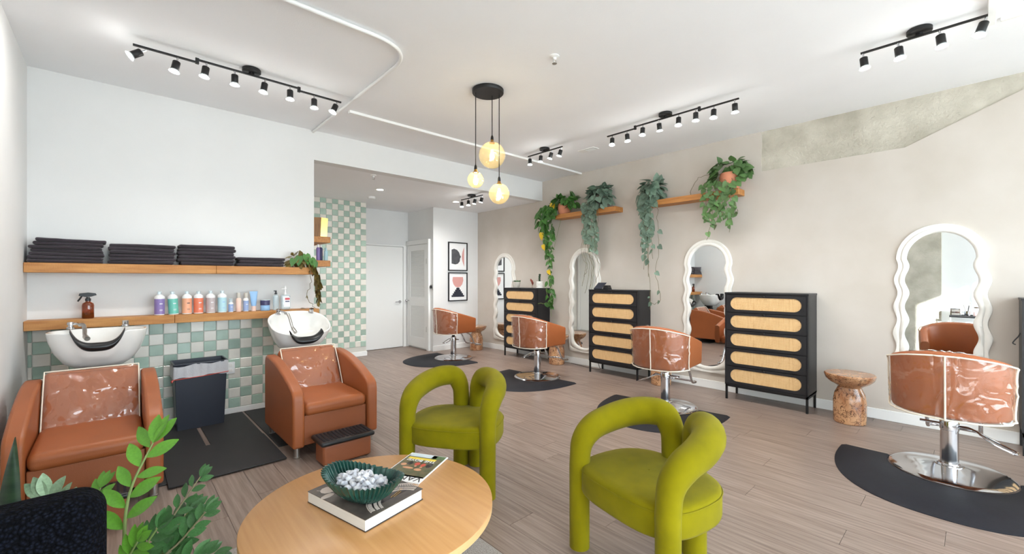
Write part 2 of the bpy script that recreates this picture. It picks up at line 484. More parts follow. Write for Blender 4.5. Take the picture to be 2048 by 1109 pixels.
# planks run along y
PW, PL = 0.186, 1.22
anchor = {0: .466, -3: .472, -1: .107, -5: .97, -2: .98}
plank_mesh = {}
def plank(x0, x1, y0, y1):
    w, l = round(x1 - x0 - .0016, 3), round(y1 - y0 - .0016, 3)
    if w < .01 or l < .01: return
    if (w, l) not in plank_mesh:
        plank_mesh[(w, l)] = MB().box((0, 0, -.006), (w, l, .012)).mesh('plank', 'plank', False)
    link('plank', plank_mesh[(w, l)], floor, ((x0 + x1) / 2, (y0 + y1) / 2, 0))
k = math.floor((XL - 3.26) / PW)
rest = MB()
while 3.26 + k * PW < XR:
    x0, x1 = max(XL, 3.26 + k * PW), min(XR, 3.26 + (k + 1) * PW)
    off = anchor.get(k, random.uniform(0, PL))
    y = off - PL * math.ceil((off + .5) / PL)
    end = YB + .01 if x1 < AX + .15 else (YT + .02 if x1 < 3.3 else (YD if x1 < XC + .1 else YP + .02))
    rest.span((x0 + .0008, YF, -.012), (x1 - .0008, y - .0008, 0))
    while y < end:
        y1 = min(y + PL, end)
        plank(x0, x1, y, y1); y = y1
    k += 1
lab(rest.build('plank_field', 'plank', floor, smooth=False), 'rest of the grey-brown plank flooring')['kind'] = 'stuff'

struct(MB().span((XL - .15, YF - .15, 0), (XL, YB + .15, ZC)).build('wall_left', 'wall_white', smooth=False))
wb = struct(MB().prism([(XL, -.012), (AX, -.012), (AX, ZA), (XR, ZA), (XR, ZC), (XL, ZC)], YB, YB + .15, 1).build('wall_back', 'wall_white', smooth=False))
struct(MB().span((XL - .15, YF - .15, ZC), (XR + .15, YB + .15, ZC + .1)).build('ceiling', 'ceiling_white', smooth=False))
struct(MB().span((AX - .1, YB + .15, ZA), (XR + .1, YD + .1, ZA + .1)).build('ceiling_alcove', 'ceiling_white', smooth=False))
struct(MB().span((AX - .12, YB + .15, -.012), (AX, YT, ZA)).build('wall_alcove_left', 'wall_white', smooth=False))
wt = struct(MB().span((AX - .12, YT, -.012), (3.262, YD + .1, ZA)).build('wall_alcove_tiled', 'grout', smooth=False))
struct(MB().span((3.262, YD, -.012), (XC + .1, YD + .1, ZA)).build('wall_alcove_door', 'wall_white', smooth=False))
struct(MB().prism([(XC, YP), (XR, YP), (XR, YP + .1), (XC + .1, YP + .1), (XC + .1, YD), (XC, YD)], -.012, ZA, 2).build('wall_alcove_closet', 'wall_white', smooth=False))
# station wall with the notch where the drywall stops and concrete shows
struct(MB().prism([(YF - .15, -.012), (YP, -.012), (YP, ZC), (1.663, ZC), (1.660, 2.9), (1.667, 2.75), (1.663, 2.589), (.449, 2.588), (-.267, 2.902), (-.60, ZC), (YF - .15, ZC)], XR, XR + .15, 0)
       .build('wall_right', 'plaster_cream', smooth=False))
bm_ = MB()
cb = struct(MB().prism([(1.72, 2.55), (1.72, ZC), (-.72, ZC), (-.30, 2.84), (.44, 2.53)][::-1], XR + .012, XR + .14, 0).build('trim_1', 'concrete', smooth=False))
cb['label'] = 'bare concrete beam exposed at the top of the cream wall'

# storefront behind the camera
WX0, WX1, WZ0, WZ1 = -.35, 5.25, .25, 2.8
struct(MB().span((XL, YF - .15, 0), (WX0, YF, ZC)).span((WX1, YF - .15, 0), (XR, YF, ZC)).span((WX0, YF - .15, 0), (WX1, YF, WZ0)).span((WX0, YF - .15, WZ1), (WX1, YF, ZC)).build('wall_front', 'wall_white', smooth=False))
w1 = struct(thing('window_1', 'wide storefront window behind the viewer', 'window', (0, YF - .07, 0)))
del w1['category']
fr = MB()
n = 4
for i in range(n + 1):
    x = WX0 + (WX1 - WX0) * i / n
    fr.box((x, 0, (WZ0 + WZ1) / 2), (.05, .06, WZ1 - WZ0))
fr.box(((WX0 + WX1) / 2, 0, WZ0 + .02), (WX1 - WX0, .06, .04)).box(((WX0 + WX1) / 2, 0, WZ1 - .02), (WX1 - WX0, .06, .04))
fr.build('window_frame', 'black_metal', w1, smooth=False)
for i in range(n):
    x0 = WX0 + (WX1 - WX0) * i / n
    MB().span((x0 + .02, -.004, WZ0 + .02), (x0 + (WX1 - WX0) / n - .02, .004, WZ1 - .02)).build('pane', 'window_glass', w1, smooth=False)
struct(MB().span((-14, -22, -.2), (20, YF - .2, -.12)).build('ground_outside', 'pale_paving', smooth=False))
# concrete column on the left wall beside the camera (seen in the near mirror)
struct(MB().span((XL, .43, 0), (XL + .16, .95, ZC)).build('trim_2', 'concrete', smooth=False))

# baseboards
struct(MB().span((XR - .014, YF, 0), (XR, YP, .1)).build('baseboard_right', 'trim_white', bevel=.004))
struct(MB().span((XL + .001, YB - .014, 0), (AX + .006, YB - .001, .055)).build('baseboard_back', 'trim_white', bevel=.004))
struct(MB().span((AX + .4, YT - .022, 0), (3.275, YT, .08)).span((3.262, YT, 0), (3.275, YD, .08)).build('baseboard_tiled', 'trim_white', bevel=.004))
struct(MB().span((XC - .014, YP - .014, 0), (XR, YP, .1)).build('baseboard_picture', 'trim_white', bevel=.004))

# zellige tiles, each its own piece
def tile_mesh(name, mt, w, h):
    a, b, d = w / 2, h / 2, .007
    i, j = a - .004, b - .004
    vs = [(-a, 0, -b), (a, 0, -b), (a, 0, b), (-a, 0, b), (-a, -d + .003, -b), (a, -d + .003, -b), (a, -d + .003, b), (-a, -d + .003, b), (-i, -d, -j), (i, -d, -j), (i, -d, j), (-i, -d, j)]
    fs = [(0, 1, 5, 4), (1, 2, 6, 5), (2, 3, 7, 6), (3, 0, 4, 7), (4, 5, 9, 8), (5, 6, 10, 9), (6, 7, 11, 10), (7, 4, 8, 11), (8, 9, 10, 11)]
    return MB().add(vs, fs).mesh(name, mt, False)
def tiles(wall, y, xs, zs, phase):
    cache = {}
    for i in range(len(xs) - 1):
        for j in range(len(zs) - 1):
            w, h = round(xs[i + 1] - xs[i] - .003, 3), round(abs(zs[j + 1] - zs[j]) - .003, 3)
            g = 'tile_green' if (i + j + phase) % 2 == 0 else 'tile_cream'
            if (w, h, g) not in cache: cache[(w, h, g)] = tile_mesh('tile', g, w, h)
            link('tile', cache[(w, h, g)], wall, ((xs[i] + xs[i + 1]) / 2, y, (zs[j] + zs[j + 1]) / 2),
                 (random.gauss(0, .008), random.gauss(0, .002), random.gauss(0, .008)))
xs = [XL + .002] + [.219 + .1014 * q for q in range(-7, 14)] + [AX]
zs = [.947 - .0989 * q for q in range(10)]
gb = MB().span((XL, YB - .003, .055), (AX, YB, .955)).build('grout_bed', 'grout', wb, smooth=False)
tiles(wb, YB - .0035, xs, zs, 0)     # column 8 starts at .219 and is green in the first row
xt = [3.26 - .0985 * q for q in range(10, -1, -1)]
zt = [ZA - .001] + [2.63 - .0985 * q for q in range(26)] 
tiles(wt, YT - .0005, xt, zt, 0)
far = MB()
for i in range(6):
    for j in range(len(zt) - 1):
        pass
# remaining tiles behind the shampoo wall, out of sight from the front
far.span((AX, YT - .006, .08), (2.27, YT, ZA)); o = far.build('tile_field', 'tile_cream', wt, smooth=False); o['kind'] = 'stuff'

# ------------------------------------------------------------------ doors of the alcove
d1 = struct(thing('door_1', 'plain white door beside the checkered tiles', 'door', (0, YD, 0))); del d1['category']
MB().span((3.285, -.035, .008), (4.235, -.002, 2.0)).build('door_leaf', 'trim_white', d1, bevel=.003)
MB().span((4.24, -.05, 0), (4.31, 0, 2.03)).span((3.276, -.05, 2.005), (4.24, 0, 2.03)).build('door_frame', 'trim_white', d1, bevel=.004)
h = MB().tube([(0, -.0, 0), (0, -.05, 0)], .011, 10)
h.tube(fillet([(0, -.05, 0), (-.03, -.055, 0), (-.12, -.05, .0)], .02), .009, 8).cyl((0, 0, 0), (0, -.008, 0), .03, 20)
h.build('door_handle', 'chrome', d1, (4.165, -.036, .906))
d3 = struct(thing('door_3', 'plain side door of the alcove seen in a mirror', 'door', (AX, 0, 0))); del d3['category']
MB().span((.002, 6.35, .008), (.03, 7.2, 2.0)).build('door_leaf', 'trim_white', d3, bevel=.003)
MB().span((0, 6.28, 0), (.045, 6.345, 2.05)).span((0, 7.205, 0), (.045, 7.27, 2.05)).span((0, 6.28, 2.005), (.045, 7.27, 2.07)).build('door_frame', 'trim_white', d3, bevel=.004)
MB().cyl((.03, 6.42, .95), (.08, 6.42, .95), .011, 10).cyl((.08, 6.42, .95), (.08, 6.53, .95), .009, 8).build('door_handle', 'chrome', d3)
d2 = struct(thing('door_2', 'white louvered closet door', 'door', (XC, 0, 0))); del d2['category']
Y0, Y1 = 7.07, 7.785
lf = MB()
for a, b in ((Y0, Y0 + .09), (Y1 - .09, Y1)): lf.span((-.035, a, .03), (-.004, b, 2.03))
for a, b in ((.03, .22), (.83, 1.0), (1.92, 2.03)): lf.span((-.035, Y0 + .09, a), (-.004, Y1 - .09, b))
lf.build('door_leaf', 'trim_white', d2, bevel=.002)
MB().span((-.006, Y0 + .05, .1), (-.002, Y1 - .05, 1.98)).build('door_backing', 'trim_white', d2, smooth=False)
sl = MB().box((0, 0, 0), (.006, Y1 - Y0 - .18, .027)).mesh('louver_slat', 'trim_white', False)
for z0, z1, c in ((.22, .83, 24), (1.0, 1.92, 36)):
    for q in range(c):
        link('louver_slat', sl, d2, (-.02, (Y0 + Y1) / 2, z0 + (z1 - z0) * (q + .5) / c), (0, .5, 0))
MB().span((-.045, Y0 - .07, 0), (0, Y0 - .004, 2.09)).span((-.045, Y1 + .004, 0), (0, Y1 + .06, 2.09)).span((-.05, Y0 - .075, 2.035), (0, Y1 + .06, 2.12)).build('door_frame', 'trim_white', d2, bevel=.004)
kb = MB().cyl((0, 0, 0), (-.05, 0, 0), .01, 10)
kb.add(*(lambda q: ([(x - .058, y, z) for (x, y, z) in q.v], q.f))(MB().lathe([(0, -.028), (.02, -.022), (.028, 0), (.02, .022), (0, .028)], 16)))
kb.build('door_knob', 'chrome', d2, (-.036, Y1 - .05, .93))
MB().cyl((-.036, Y0 + .01, .35), (-.036, Y0 + .01, .45), .008, 8).cyl((-.036, Y0 + .01, 1.65), (-.036, Y0 + .01, 1.75), .008, 8).build('hinge', 'steel', d2)

# ------------------------------------------------------------------ shelves on the shampoo wall
def board_shelf(name, label, y0, y1, x0, x1, split, z0, z1, axis='x'):
    t = thing(name, label, 'shelf', ((x0 + x1) / 2, (y0 + y1) / 2, z0))
    cx, cy = (x0 + x1) / 2, (y0 + y1) / 2
    segs = [(x0, split - .001), (split + .001, x1)] if split else [(x0, x1)]
    for a, b in segs:
        MB().span((a - cx, y0 - cy, 0), (b - cx, y1 - cy, z1 - z0)).build('board', 'shelf_wood' if axis == 'x' else 'shelf_wood_y', t, bevel=.003)
    return t
board_shelf('floating_shelf', 'long upper wooden shelf carrying dark towels', 4.893, YB, XL + .002, 1.575, .70, 1.405, 1.481)
board_shelf('floating_shelf', 'long lower wooden ledge carrying hair product bottles', 4.893, YB, XL + .002, 1.64, .388, .957, 1.03)
board_shelf('floating_shelf', 'upper short alcove shelf holding a gold box', 5.5, 6.1, AX, 1.978, None, 1.81, 1.885, 'y')
board_shelf('floating_shelf', 'lower short alcove shelf holding slim bottles', 5.5, 6.1, AX, 1.978, None, 1.513, 1.588, 'y')

# folded towels
def towel(w, d, h, seed, taper=0.0):
    def fn(x, y, z):
        n = noise.noise(Vector((x * 5 + seed * 3.1, y * 6, seed))) * .004 + noise.noise(Vector((x * 16, y * 9, seed * 7))) * .0015
        zz = z + n * (1 if z > -h * .2 else .4)
        # soft fold lines along the front edge
        yy = y + .006 * math.sin(x * 9 + seed) * (1 if y < 0 else 0)
        return (x, yy, zz)
    return MB().rbox((0, 0, 0), (w, d, h), h * .46, 14, 3, fn)
STK = [(-.505, -.075, [7]), (-.045, .398, [6]), (.418, .865, [6]), (.872, 1.3, [3])]
ordn = ['topmost', 'second from top', 'third from top', 'fourth from top', 'fifth from top', 'sixth from top', 'lowest']
which = ['leftmost towel stack on the upper shelf', 'second towel stack from the left', 'third towel stack from the left', 'short towel stack at the shelf end']
hts = [.192, .172, .19, .09]
for si, (a, b, (cnt,)) in enumerate(STK):
    th = hts[si] / cnt
    for q in range(cnt):
        p = ordn[cnt - 1 - q] if q else 'lowest'
        ww = (b - a) * random.uniform(.93, 1.0)
        if si == 0 and q >= cnt - 2: ww *= .97
        sh = random.uniform(-.012, .012) + (.02 if (si == 0 and q >= cnt - 2) else 0)
        o = towel(ww, .185 * random.uniform(.94, 1.0), th * .93, si * 10 + q).build('folded_towel', 'towel', None,
            (max((a + b) / 2 + sh, XL + ww / 2 + .012), 4.994 + random.uniform(-.006, .006), 1.481 + th * (q + .5) + .002), (0, random.uniform(-.006, .006), random.uniform(-.035, .035)))
        tag(o, f'dark purple folded towel, {p} in the {which[si]}', 'towel', 'folded towels on the upper shelf')

# ------------------------------------------------------------------ bottles on the ledge
ZS = 1.031
def text_lines(t, r, zs, m='lab_text', w=.6, rz=-2.2):
    """tiny print bands facing the room"""
    for z in zs:
        mb = MB()
        a0 = -PI / 2 - w / 2 + .25
        mb.grid(lambda u, v: ((r + .0006) * math.cos(a0 + w * u), (r + .0006) * math.sin(a0 + w * u), z[0] + (z[1] - z[0]) * v), 8, 1)
        mb.build('print_band', m, t)
def big_bottle(x, label, lm, tm='lab_text', lean=0.0):
    t = thing('shampoo_bottle', label, 'bottle', (x, 4.965, ZS), 0, 'large white pump bottles on the ledge')
    t.rotation_euler = (0, lean, 0)
    r = .037
    MB().lathe([(r * .9, 0), (r, .004), (r, .158), (r * .97, .166), (r * .55, .18), (.016, .184), (.014, .186)], 28).build('bottle_body', 'white_plastic', t)
    MB().lathe([(.0145, .184), (.0145, .205), (.0165, .206), (.0165, .211), (0, .211)], 20).build('bottle_neck', 'clear_bottle', t)
    MB().lathe([(r + .0004, .009), (r + .0004, .145)], 28, caps=False).build('paper_label', lm, t)
    text_lines(t, r, [(.098, .106), (.048, .051), (.04, .043)], tm)
    return t
for x, l, m_, tm, ln in [(.286, 'white bottle with purple label, first of the big bottles', 'lab_purple', 'lab_text', 0), (.386, 'leaning white bottle with mint green label', 'lab_mint', 'lab_text', -.05),
                 (.482, 'white bottle with pale peach label', 'lab_peach', 'lab_dark', 0), (.570, 'white bottle with orange label', 'lab_orange', 'lab_text', 0),
                 (.664, 'white bottle with grey label', 'lab_grey', 'lab_text', 0), (.756, 'white bottle with pale blue label', 'lab_lblue', 'lab_sky', 0)]:
    big_bottle(x, l, m_, tm, ln)
def small_bottle(x, label, hgt, r, body, lm, cap='clear_bottle'):
    t = thing('hair_product_bottle', label, 'bottle', (x, 4.965, ZS))
    MB().lathe([(r * .92, 0), (r, .003), (r, hgt * .66), (r * .6, hgt * .72), (.012, hgt * .73)], 24).build('bottle_body', body, t)
    MB().lathe([(.015, hgt * .725), (.016, hgt), (0, hgt)], 20).build('bottle_cap', cap, t)
    if lm:
        MB().lathe([(r + .0004, .006), (r + .0004, hgt * .58)], 24, caps=False).build('paper_label', lm, t)
        text_lines(t, r, [(hgt * .36, hgt * .4)], 'lab_text', .8)
small_bottle(.828, 'shortest slim bottle with blue label on the ledge', .133, .021, 'white_plastic', 'lab_blue')
small_bottle(.893, 'slim cream bottle without coloured label on the ledge', .188, .023, 'lab_rose', None, 'pot_grey')
small_bottle(.956, 'slim tall lavender blue bottle beside the tube', .186, .023, 'white_plastic', 'lab_blue', 'pot_grey')
t = thing('cream_tube', 'light blue squeeze tube standing on its cap', 'tube', (1.024, 4.965, ZS))
MB().lathe([(.02, 0), (.021, .05), (.019, .052)], 24).build('tube_cap', 'lab_rose', t)
MB().grid(lambda u, v: ((.022 + .014 * v) * math.cos(2 * PI * u), (.020 * (1 - v) + .0015) * math.sin(2 * PI * u), .052 + .148 * v), 24, 8, True).build('tube_body', 'lab_sky', t)
t = thing('hair_mask_jar', 'low jar with navy lid and blue label', 'jar', (1.127, 4.965, ZS))
MB().lathe([(.040, 0), (.043, .005), (.043, .052), (.04, .056)], 28).build('jar_body', 'lab_sky', t)
MB().lathe([(.044, .056), (.044, .100), (.042, .104)], 28).build('jar_lid', 'lab_navy', t)
MB().lathe([(.042, .104), (.042, .112), (0, .112)], 28).build('jar_top', 'clear_bottle', t)
t = thing('spray_bottle', 'slim clear bottle with a narrow black nozzle', 'bottle', (1.227, 4.965, ZS))
MB().lathe([(.026, 0), (.028, .004), (.028, .15), (.012, .162), (.011, .166)], 24).build('bottle_body', 'clear_bottle', t)
MB().lathe([(.0125, .164), (.012, .18), (.008, .182), (.008, .205), (0, .206)], 16).box((-.008, 0, .2), (.022, .01, .01)).build('nozzle', 'black_plastic', t)
t = thing('hand_sanitizer_bottle', 'clear sanitizer bottle with white pump and red label', 'bottle', (1.318, 4.965, ZS))
MB().rbox((0, 0, .08), (.092, .05, .16), .02, 3, 3).build('bottle_body', 'clear_bottle', t)
MB().lathe([(.014, .16), (.014, .185), (.006, .187), (.006, .215), (.012, .217), (.012, .226), (.004, .25), (0, .252)], 16).box((-.02, 0, .221), (.034, .012, .008)).build('pump', 'white_plastic', t)
MB().box((.008, -.0262, .08), (.058, .0012, .1)).build('paper_label', 'lab_text', t)
MB().box((.012, -.0272, .115), (.046, .0008, .022)).build('label_band', 'lab_red', t)
MB().box((.012, -.0272, .088), (.04, .0008, .012)).build('print_band', 'lab_navy', t)
# amber trigger bottle
t = thing('trigger_spray_bottle', 'amber glass spray bottle with black trigger', 'bottle', (-.17, 4.97, ZS))
MB().lathe([(.033, 0), (.037, .005), (.037, .105), (.033, .122), (.016, .135), (.015, .146)], 28).build('bottle_body', 'amber_bottle', t)
MB().lathe([(.034, .004), (.034, .045), (0, .045)], 24).build('liquid', 'leaf_dry', t)
g = MB().lathe([(.018, .142), (.018, .162), (.012, .165), (.011, .175)], 18)
g.prism([(-.055, .186), (-.05, .205), (.0, .212), (.045, .205), (.052, .19), (.02, .178), (-.015, .176)], -.011, .011, 1)
g.build('spray_head', 'black_plastic', t, bevel=.002)
MB().tube(fillet([(-.035, 0, .186), (-.045, 0, .165), (-.06, 0, .14)], .015), .006, 8).build('trigger', 'black_plastic', t)
# things in the alcove
t = thing('gift_box', 'gold foil box standing on the alcove shelf', 'box', (1.85, 5.6, 1.886))
MB().prism([(-.1, 0), (.02, 0), (.03, .24), (-.1, .235)], -.05, .05, 1).build('box_side', 'brown_side', t)
MB().prism([(.021, .0), (.1, 0), (.115, .235), (.031, .24)], -.055, .055, 1).build('box_front', 'gold', t)
for x, y, hgt, r, m_, l, c in [(1.77, 5.62, .19, .035, 'white_plastic', 'white bottle at the inner end of the alcove shelf', 'white_plastic'), (1.855, 5.58, .2, .022, 'lab_purple', 'purple bottle on the lower alcove shelf', 'white_plastic'),
                            (1.905, 5.63, .205, .022, 'lab_navy', 'dark violet bottle between purple and blue bottles', 'white_plastic'), (1.945, 5.57, .16, .024, 'lab_lblue', 'pale blue bottle at the alcove shelf edge', 'lab_lblue')]:
    b = thing('hair_product_bottle', l, 'bottle', (x, y, 1.589), 0, 'bottles on the lower alcove shelf')
    MB().lathe([(r * .92, 0), (r, .003), (r, hgt * .75), (.012, hgt * .82)], 20).build('bottle_body', m_, b)
    MB().lathe([(.013, hgt * .82), (.013, hgt), (0, hgt)], 14).build('bottle_cap', c, b)

# ------------------------------------------------------------------ shampoo lounges (front towards -y)
def cover_sheet(t, fn, nu, nv, edges=True, r=.004):
    """clear sheet over an upholstered surface with cream piping round it"""
    s = MB().grid(fn, nu, nv).build('clear_cover', 'clear_cover', t, ang=180)
    lp = [fn(i / 40, 0) for i in range(41)] + [fn(1, j / 40) for j in range(1, 41)] + [fn(1 - i / 40, 1) for i in range(1, 41)] + [fn(0, 1 - j / 40) for j in range(1, 41)]
    MB().tube(lp, r, 6).build('piping', 'piping', s)
    return s
def shampoo_chair(x, label):
    W = .66
    t = thing('shampoo_chair', label, 'chair', (x, 3.42, 0), 0, 'tan leather shampoo chairs')
    prof = [(0, .085), (0, .44), (.012, .485), (.04, .515)]
    for q in range(1, 13):
        u = q / 12; prof.append((.04 + .74 * u, .515 + .175 * math.sin(u * PI / 2) ** .9))
    prof += [(.80, .68), (.82, .64), (.82, .085)]
    for s in (-1, 1):
        a = s * (W / 2 - .085); b = s * W / 2
        MB().prism(prof, min(a, b), max(a, b), 0).build('arm', 'leather', t, bevel=.018, seg=4)
    MB().span((-W / 2 + .087, .03, .09), (W / 2 - .087, .07, .315)).build('front_panel', 'leather_dark', t, bevel=.006)
    MB().span((-W / 2 + .087, .72, .09), (W / 2 - .087, .78, .5)).build('back_panel', 'leather_dark', t, bevel=.006)
    MB().rbox((0, .29, .365), (W - .175, .56, .1), .04, 8, 4, lambda a, b, c: (a, b, c + .012 * (b / .3) ** 2 * (-1 if b < 0 else .3))).build('seat_cushion', 'leather', t)
    bk = MB().rbox((0, 0, 0), (W - .18, .1, .46), .035, 8, 4).build('backrest', 'leather', t, (0, .655, .52), (math.radians(-30), 0, 0))
    def fn(u, v):
        px, pz = (u - .5) * (W - .195), (v - .5) * .44
        n = noise.noise(Vector((px * 7, pz * 9, x))) * .011 + noise.noise(Vector((px * 21, pz * 17 + 5, x))) * .006
        rg = max(0, 1 - abs(noise.noise(Vector((px * 5 + 3, pz * 6, x * 3)))) * 5) ** 2 * .008 + max(0, 1 - abs(noise.noise(Vector((px * 10, pz * 8 + 9, x)))) * 5) ** 2 * .003
        ed = min(1, 8 * min(u, 1 - u, v, 1 - v))
        return (px, -.062 + (n - rg) * ed - .012 * (1 - (2 * v - 1) ** 2), pz)
    cover_sheet(bk, fn, 80, 70)
    for sx in (-1, 1):
        for yy in (.06, .76):
            MB().lathe([(.022, 0), (.024, .01), (.022, .012), (.024, .09)], 16).build('foot', 'steel', t, (sx * (W / 2 - .045), yy, 0))
    f = MB().rbox((-.02, -.17, .078), (.36, .17, .15), .02, 3, 3).build('footrest_base', 'leather_dark', t)
    p = MB().rbox((-.02, -.16, .168), (.40, .24, .034), .016, 4, 3).build('footrest_pad', 'black_plastic', t)
    for q in range(13):
        MB().box((-.02 + (q - 6) * .028, -.16, .186), (.012, .18, .004)).build('rib', 'rubber_mat', p)
    MB().span((-.08, .0, .05), (.04, .05, .09)).build('footrest_bracket', 'black_metal', f, (0, -.08, 0))
    return t
shampoo_chair(-.112, 'tan leather shampoo chair by the left wall behind the potted plants')
shampoo_chair(1.288, 'tan leather shampoo chair in the middle with its footrest in view')

def basin(x, y, z, tilt, label, dp=.115):
    t = thing('shampoo_basin', label, 'basin', (x, y, 0), 0, 'white shampoo basins')
    b = bpy.data.objects.new('bowl', None)
    HW, HD, DP = .275, .24, .27
    def plan(a, k):
        c, s = math.cos(a), math.sin(a); e = 2 / 2.6
        return (HW * k * abs(c) ** e * (1 if c > 0 else -1), HD * k * abs(s) ** e * (1 if s > 0 else -1))
    def dip(a):   # neck notch at the front (-y)
        d = abs(((a + PI / 2 + PI) % (2 * PI)) - PI)
        return dp * math.exp(-(d / .34) ** 4)
    prof = [(.28, -1.0), (.5, -.97), (.70, -.82), (.86, -.55), (.96, -.25), (1.0, -.02), (1.0, 0), (.985, .018), (.955, .012), (.93, -.05), (.88, -.3), (.74, -.62), (.45, -.78), (.12, -.82), (.02, -.825)]
    def fn(u, v):
        i = v * (len(prof) - 1); k = min(int(i), len(prof) - 2); f = i - k
        r = prof[k][0] * (1 - f) + prof[k + 1][0] * f; h_ = prof[k][1] * (1 - f) + prof[k + 1][1] * f
        a = 2 * PI * u; px, py = plan(a, r)
        up = max(0, 1 + h_ * 1.2)
        return (px, py, h_ * DP - dip(a) * up * min(1, (r / .85) ** 3) )
    bw = MB().grid(fn, 96, (len(prof) - 1) * 2, True)
    bw.f.append(tuple(range(96))[::-1])
    bo = bw.build('bowl', 'white_ceramic', t, (0, 0, z), (tilt, 0, 0), ang=80)
    bpy.data.objects.remove(b)
    # neck rest: padded crescent lying in the notch
    def nr(u, v):
        s = (u - .5) * 2; ang = -PI / 2 + s * .45
        px, py = plan(ang, .985)
        a = 2 * PI * v
        th = .032 * (1 - .55 * s * s)
        zz = -dp + .014 + (dp + .004) * abs(s) ** 2.6
        return (px, py + math.cos(a) * .045, zz + math.sin(a) * th)
    MB().grid(nr, 28, 14).build('neck_rest', 'black_plastic', bo, ang=180)
    fz = .012
    MB().lathe([(.024, 0), (.024, .012), (.016, .016), (.015, .028), (.022, .032), (.02, .05), (0, .053)], 18, (-.16, .17, fz)).tube(fillet([(-.16, .17, fz + .03), (-.13, .15, fz + .04), (-.1, .12, fz + .03)], .02), .009, 8).build('mixer_tap', 'chrome', bo)
    MB().tube(spline([(-.11, .13, fz + .03), (-.09, .1, fz + .03), (-.08, .05, fz), (-.075, -.03, -.03), (-.06, -.1, -.05)], 8), [.013] * 26 + [.017] * 7, 10).build('spray_hose', 'steel', bo)
    MB().lathe([(.026, 0), (.026, .01), (.02, .012), (.02, .042), (.022, .045), (.0, .047)], 18, (.15, .17, fz)).build('vacuum_breaker', 'chrome', bo)
    # support column behind the chair
    MB().rbox((0, .06, z / 2 - .16), (.2, .2, z - .32), .04, 3, 3).build('pedestal', 'black_plastic', t)
    MB().rbox((0, .05, z - .34), (.14, .16, .2), .03, 3, 3).build('tilt_bracket', 'black_plastic', t)
    return t
basin(-.094, 4.50, .965, math.radians(-1), 'white basin with black neck rest by the left wall, rim level')
basin(1.335, 4.53, .925, math.radians(25), 'white basin tilted forward with its inside showing', .075)

# ------------------------------------------------------------------ bin, socket, floor mats
t = thing('waste_bin', 'slim black rectangular waste bin with a clear liner', 'bin', (.57, 4.9, 0))
def ring(hx, hy, z): return [(-hx, -hy, z), (hx, -hy, z), (hx, hy, z), (-hx, hy, z)]
def tub(levels):
    mb = MB(); vs = []
    for l in levels: vs += ring(*l)
    fs = [(3, 2, 1, 0)]
    for i in range(len(levels) - 1):
        for q in range(4): fs.append((i * 4 + q, i * 4 + (q + 1) % 4, (i + 1) * 4 + (q + 1) % 4, (i + 1) * 4 + q))
    return mb.add(vs, fs)
tub([(.175, .115, .004), (.196, .135, .585), (.204, .142, .588), (.204, .142, .602), (.19, .129, .602), (.172, .11, .02)]).build('bin_body', 'bin_plastic', t, bevel=.006)
ln = MB()
ln.grid(lambda u, v: (lambda a: (a[0] + .002 * math.sin(u * 190), a[1] + .002 * math.cos(u * 170), .47 + .11 * v + .008 * math.sin(u * 47 + v * 3) + .012 * math.sin(u * 6.3)))(
    (lambda q, f: [Vector(c[0]).lerp(Vector(c[1]), f) for c in [(((-.203, -.142, 0), (.203, -.142, 0)), ((.203, -.142, 0), (.203, .142, 0)), ((.203, .142, 0), (-.203, .142, 0)), ((-.203, .142, 0), (-.203, -.142, 0)))[q]]][0])(int(u * 4) % 4, u * 4 - int(u * 4))), 160, 6, True)
lo = ln.build('liner', 'bin_liner', t, ang=180)
MB().tube([(-.207, -.146, .468), (0, -.147, .475), (.206, -.146, .492)], .0035, 6).tube([(-.207, -.146, .468), (-.215, -.15, .45), (-.217, -.15, .462)], .008, 6).build('drawstring', 'mag_red', lo)
s = thing('wall_socket', 'white wall socket plate beside the waste bin', 'socket', (.845, YB - .011, .462))
MB().box((0, -.004, 0), (.072, .008, .116)).build('cover_plate', 'white_plastic', s, bevel=.003)
MB().box((0, -.009, .026), (.034, .004, .03)).box((0, -.009, -.026), (.034, .004, .03)).build('outlet', 'pot_white', s, bevel=.004)
def floor_mat(x0, y0, x1, y1, label, z=.0, h=.008):
    o = MB().span((0, 0, 0), (x1 - x0, y1 - y0, h)).build('floor_mat', 'rubber_mat_dull', None, (x0, y0, z + .0005), bevel=.003)
    tag(o, label, 'mat', 'black rubber mats by the shampoo chairs'); return o
floor_mat(XL + .05, 3.6, .535, 5.06, 'black rubber mat under the left shampoo chair')
floor_mat(.565, 4.21, .94, 5.06, 'black rubber mat strip under the waste bin by the wall')
floor_mat(.245, 3.50, .94, 4.195, 'black rubber mat in front between the shampoo chairs', .0085)
floor_mat(.96, 3.8, 1.64, 5.06, 'black rubber mat under the middle shampoo chair')

# ------------------------------------------------------------------ rug, coffee table and what lies on it
o = MB().rbox((0, 0, .006), (1.2, 2.4, .012), .005, 6, 2).build('area_rug', 'rug', None, (.785, 1.305, .0006))
tag(o, 'pale grey woven rug under the round table', 'rug')
TC = (.795, 1.70); TZ = .42
t = thing('coffee_table', 'round light oak coffee table', 'table', (TC[0], TC[1], .0132))
R = .487
tz = TZ - .0132
MB().lathe([(R - .006, tz - .034), (R, tz - .03), (R, tz - .002)], 96).build('table_edge', 'table_edge', t)
MB().lathe([(R, tz - .002), (R - .003, tz), (0, tz)], 96).build('tabletop', 'table_oak', t)
for q in range(4):
    a = PI / 4 + q * PI / 2
    MB().tube([(math.cos(a) * .36, math.sin(a) * .36, 0), (math.cos(a) * .3, math.sin(a) * .3, tz - .034)], [.016, .024], 16).build('leg', 'table_edge', t)
MB().lathe([(.34, tz - .06), (.36, tz - .058), (.36, tz - .034)], 48).build('apron', 'table_edge', t)

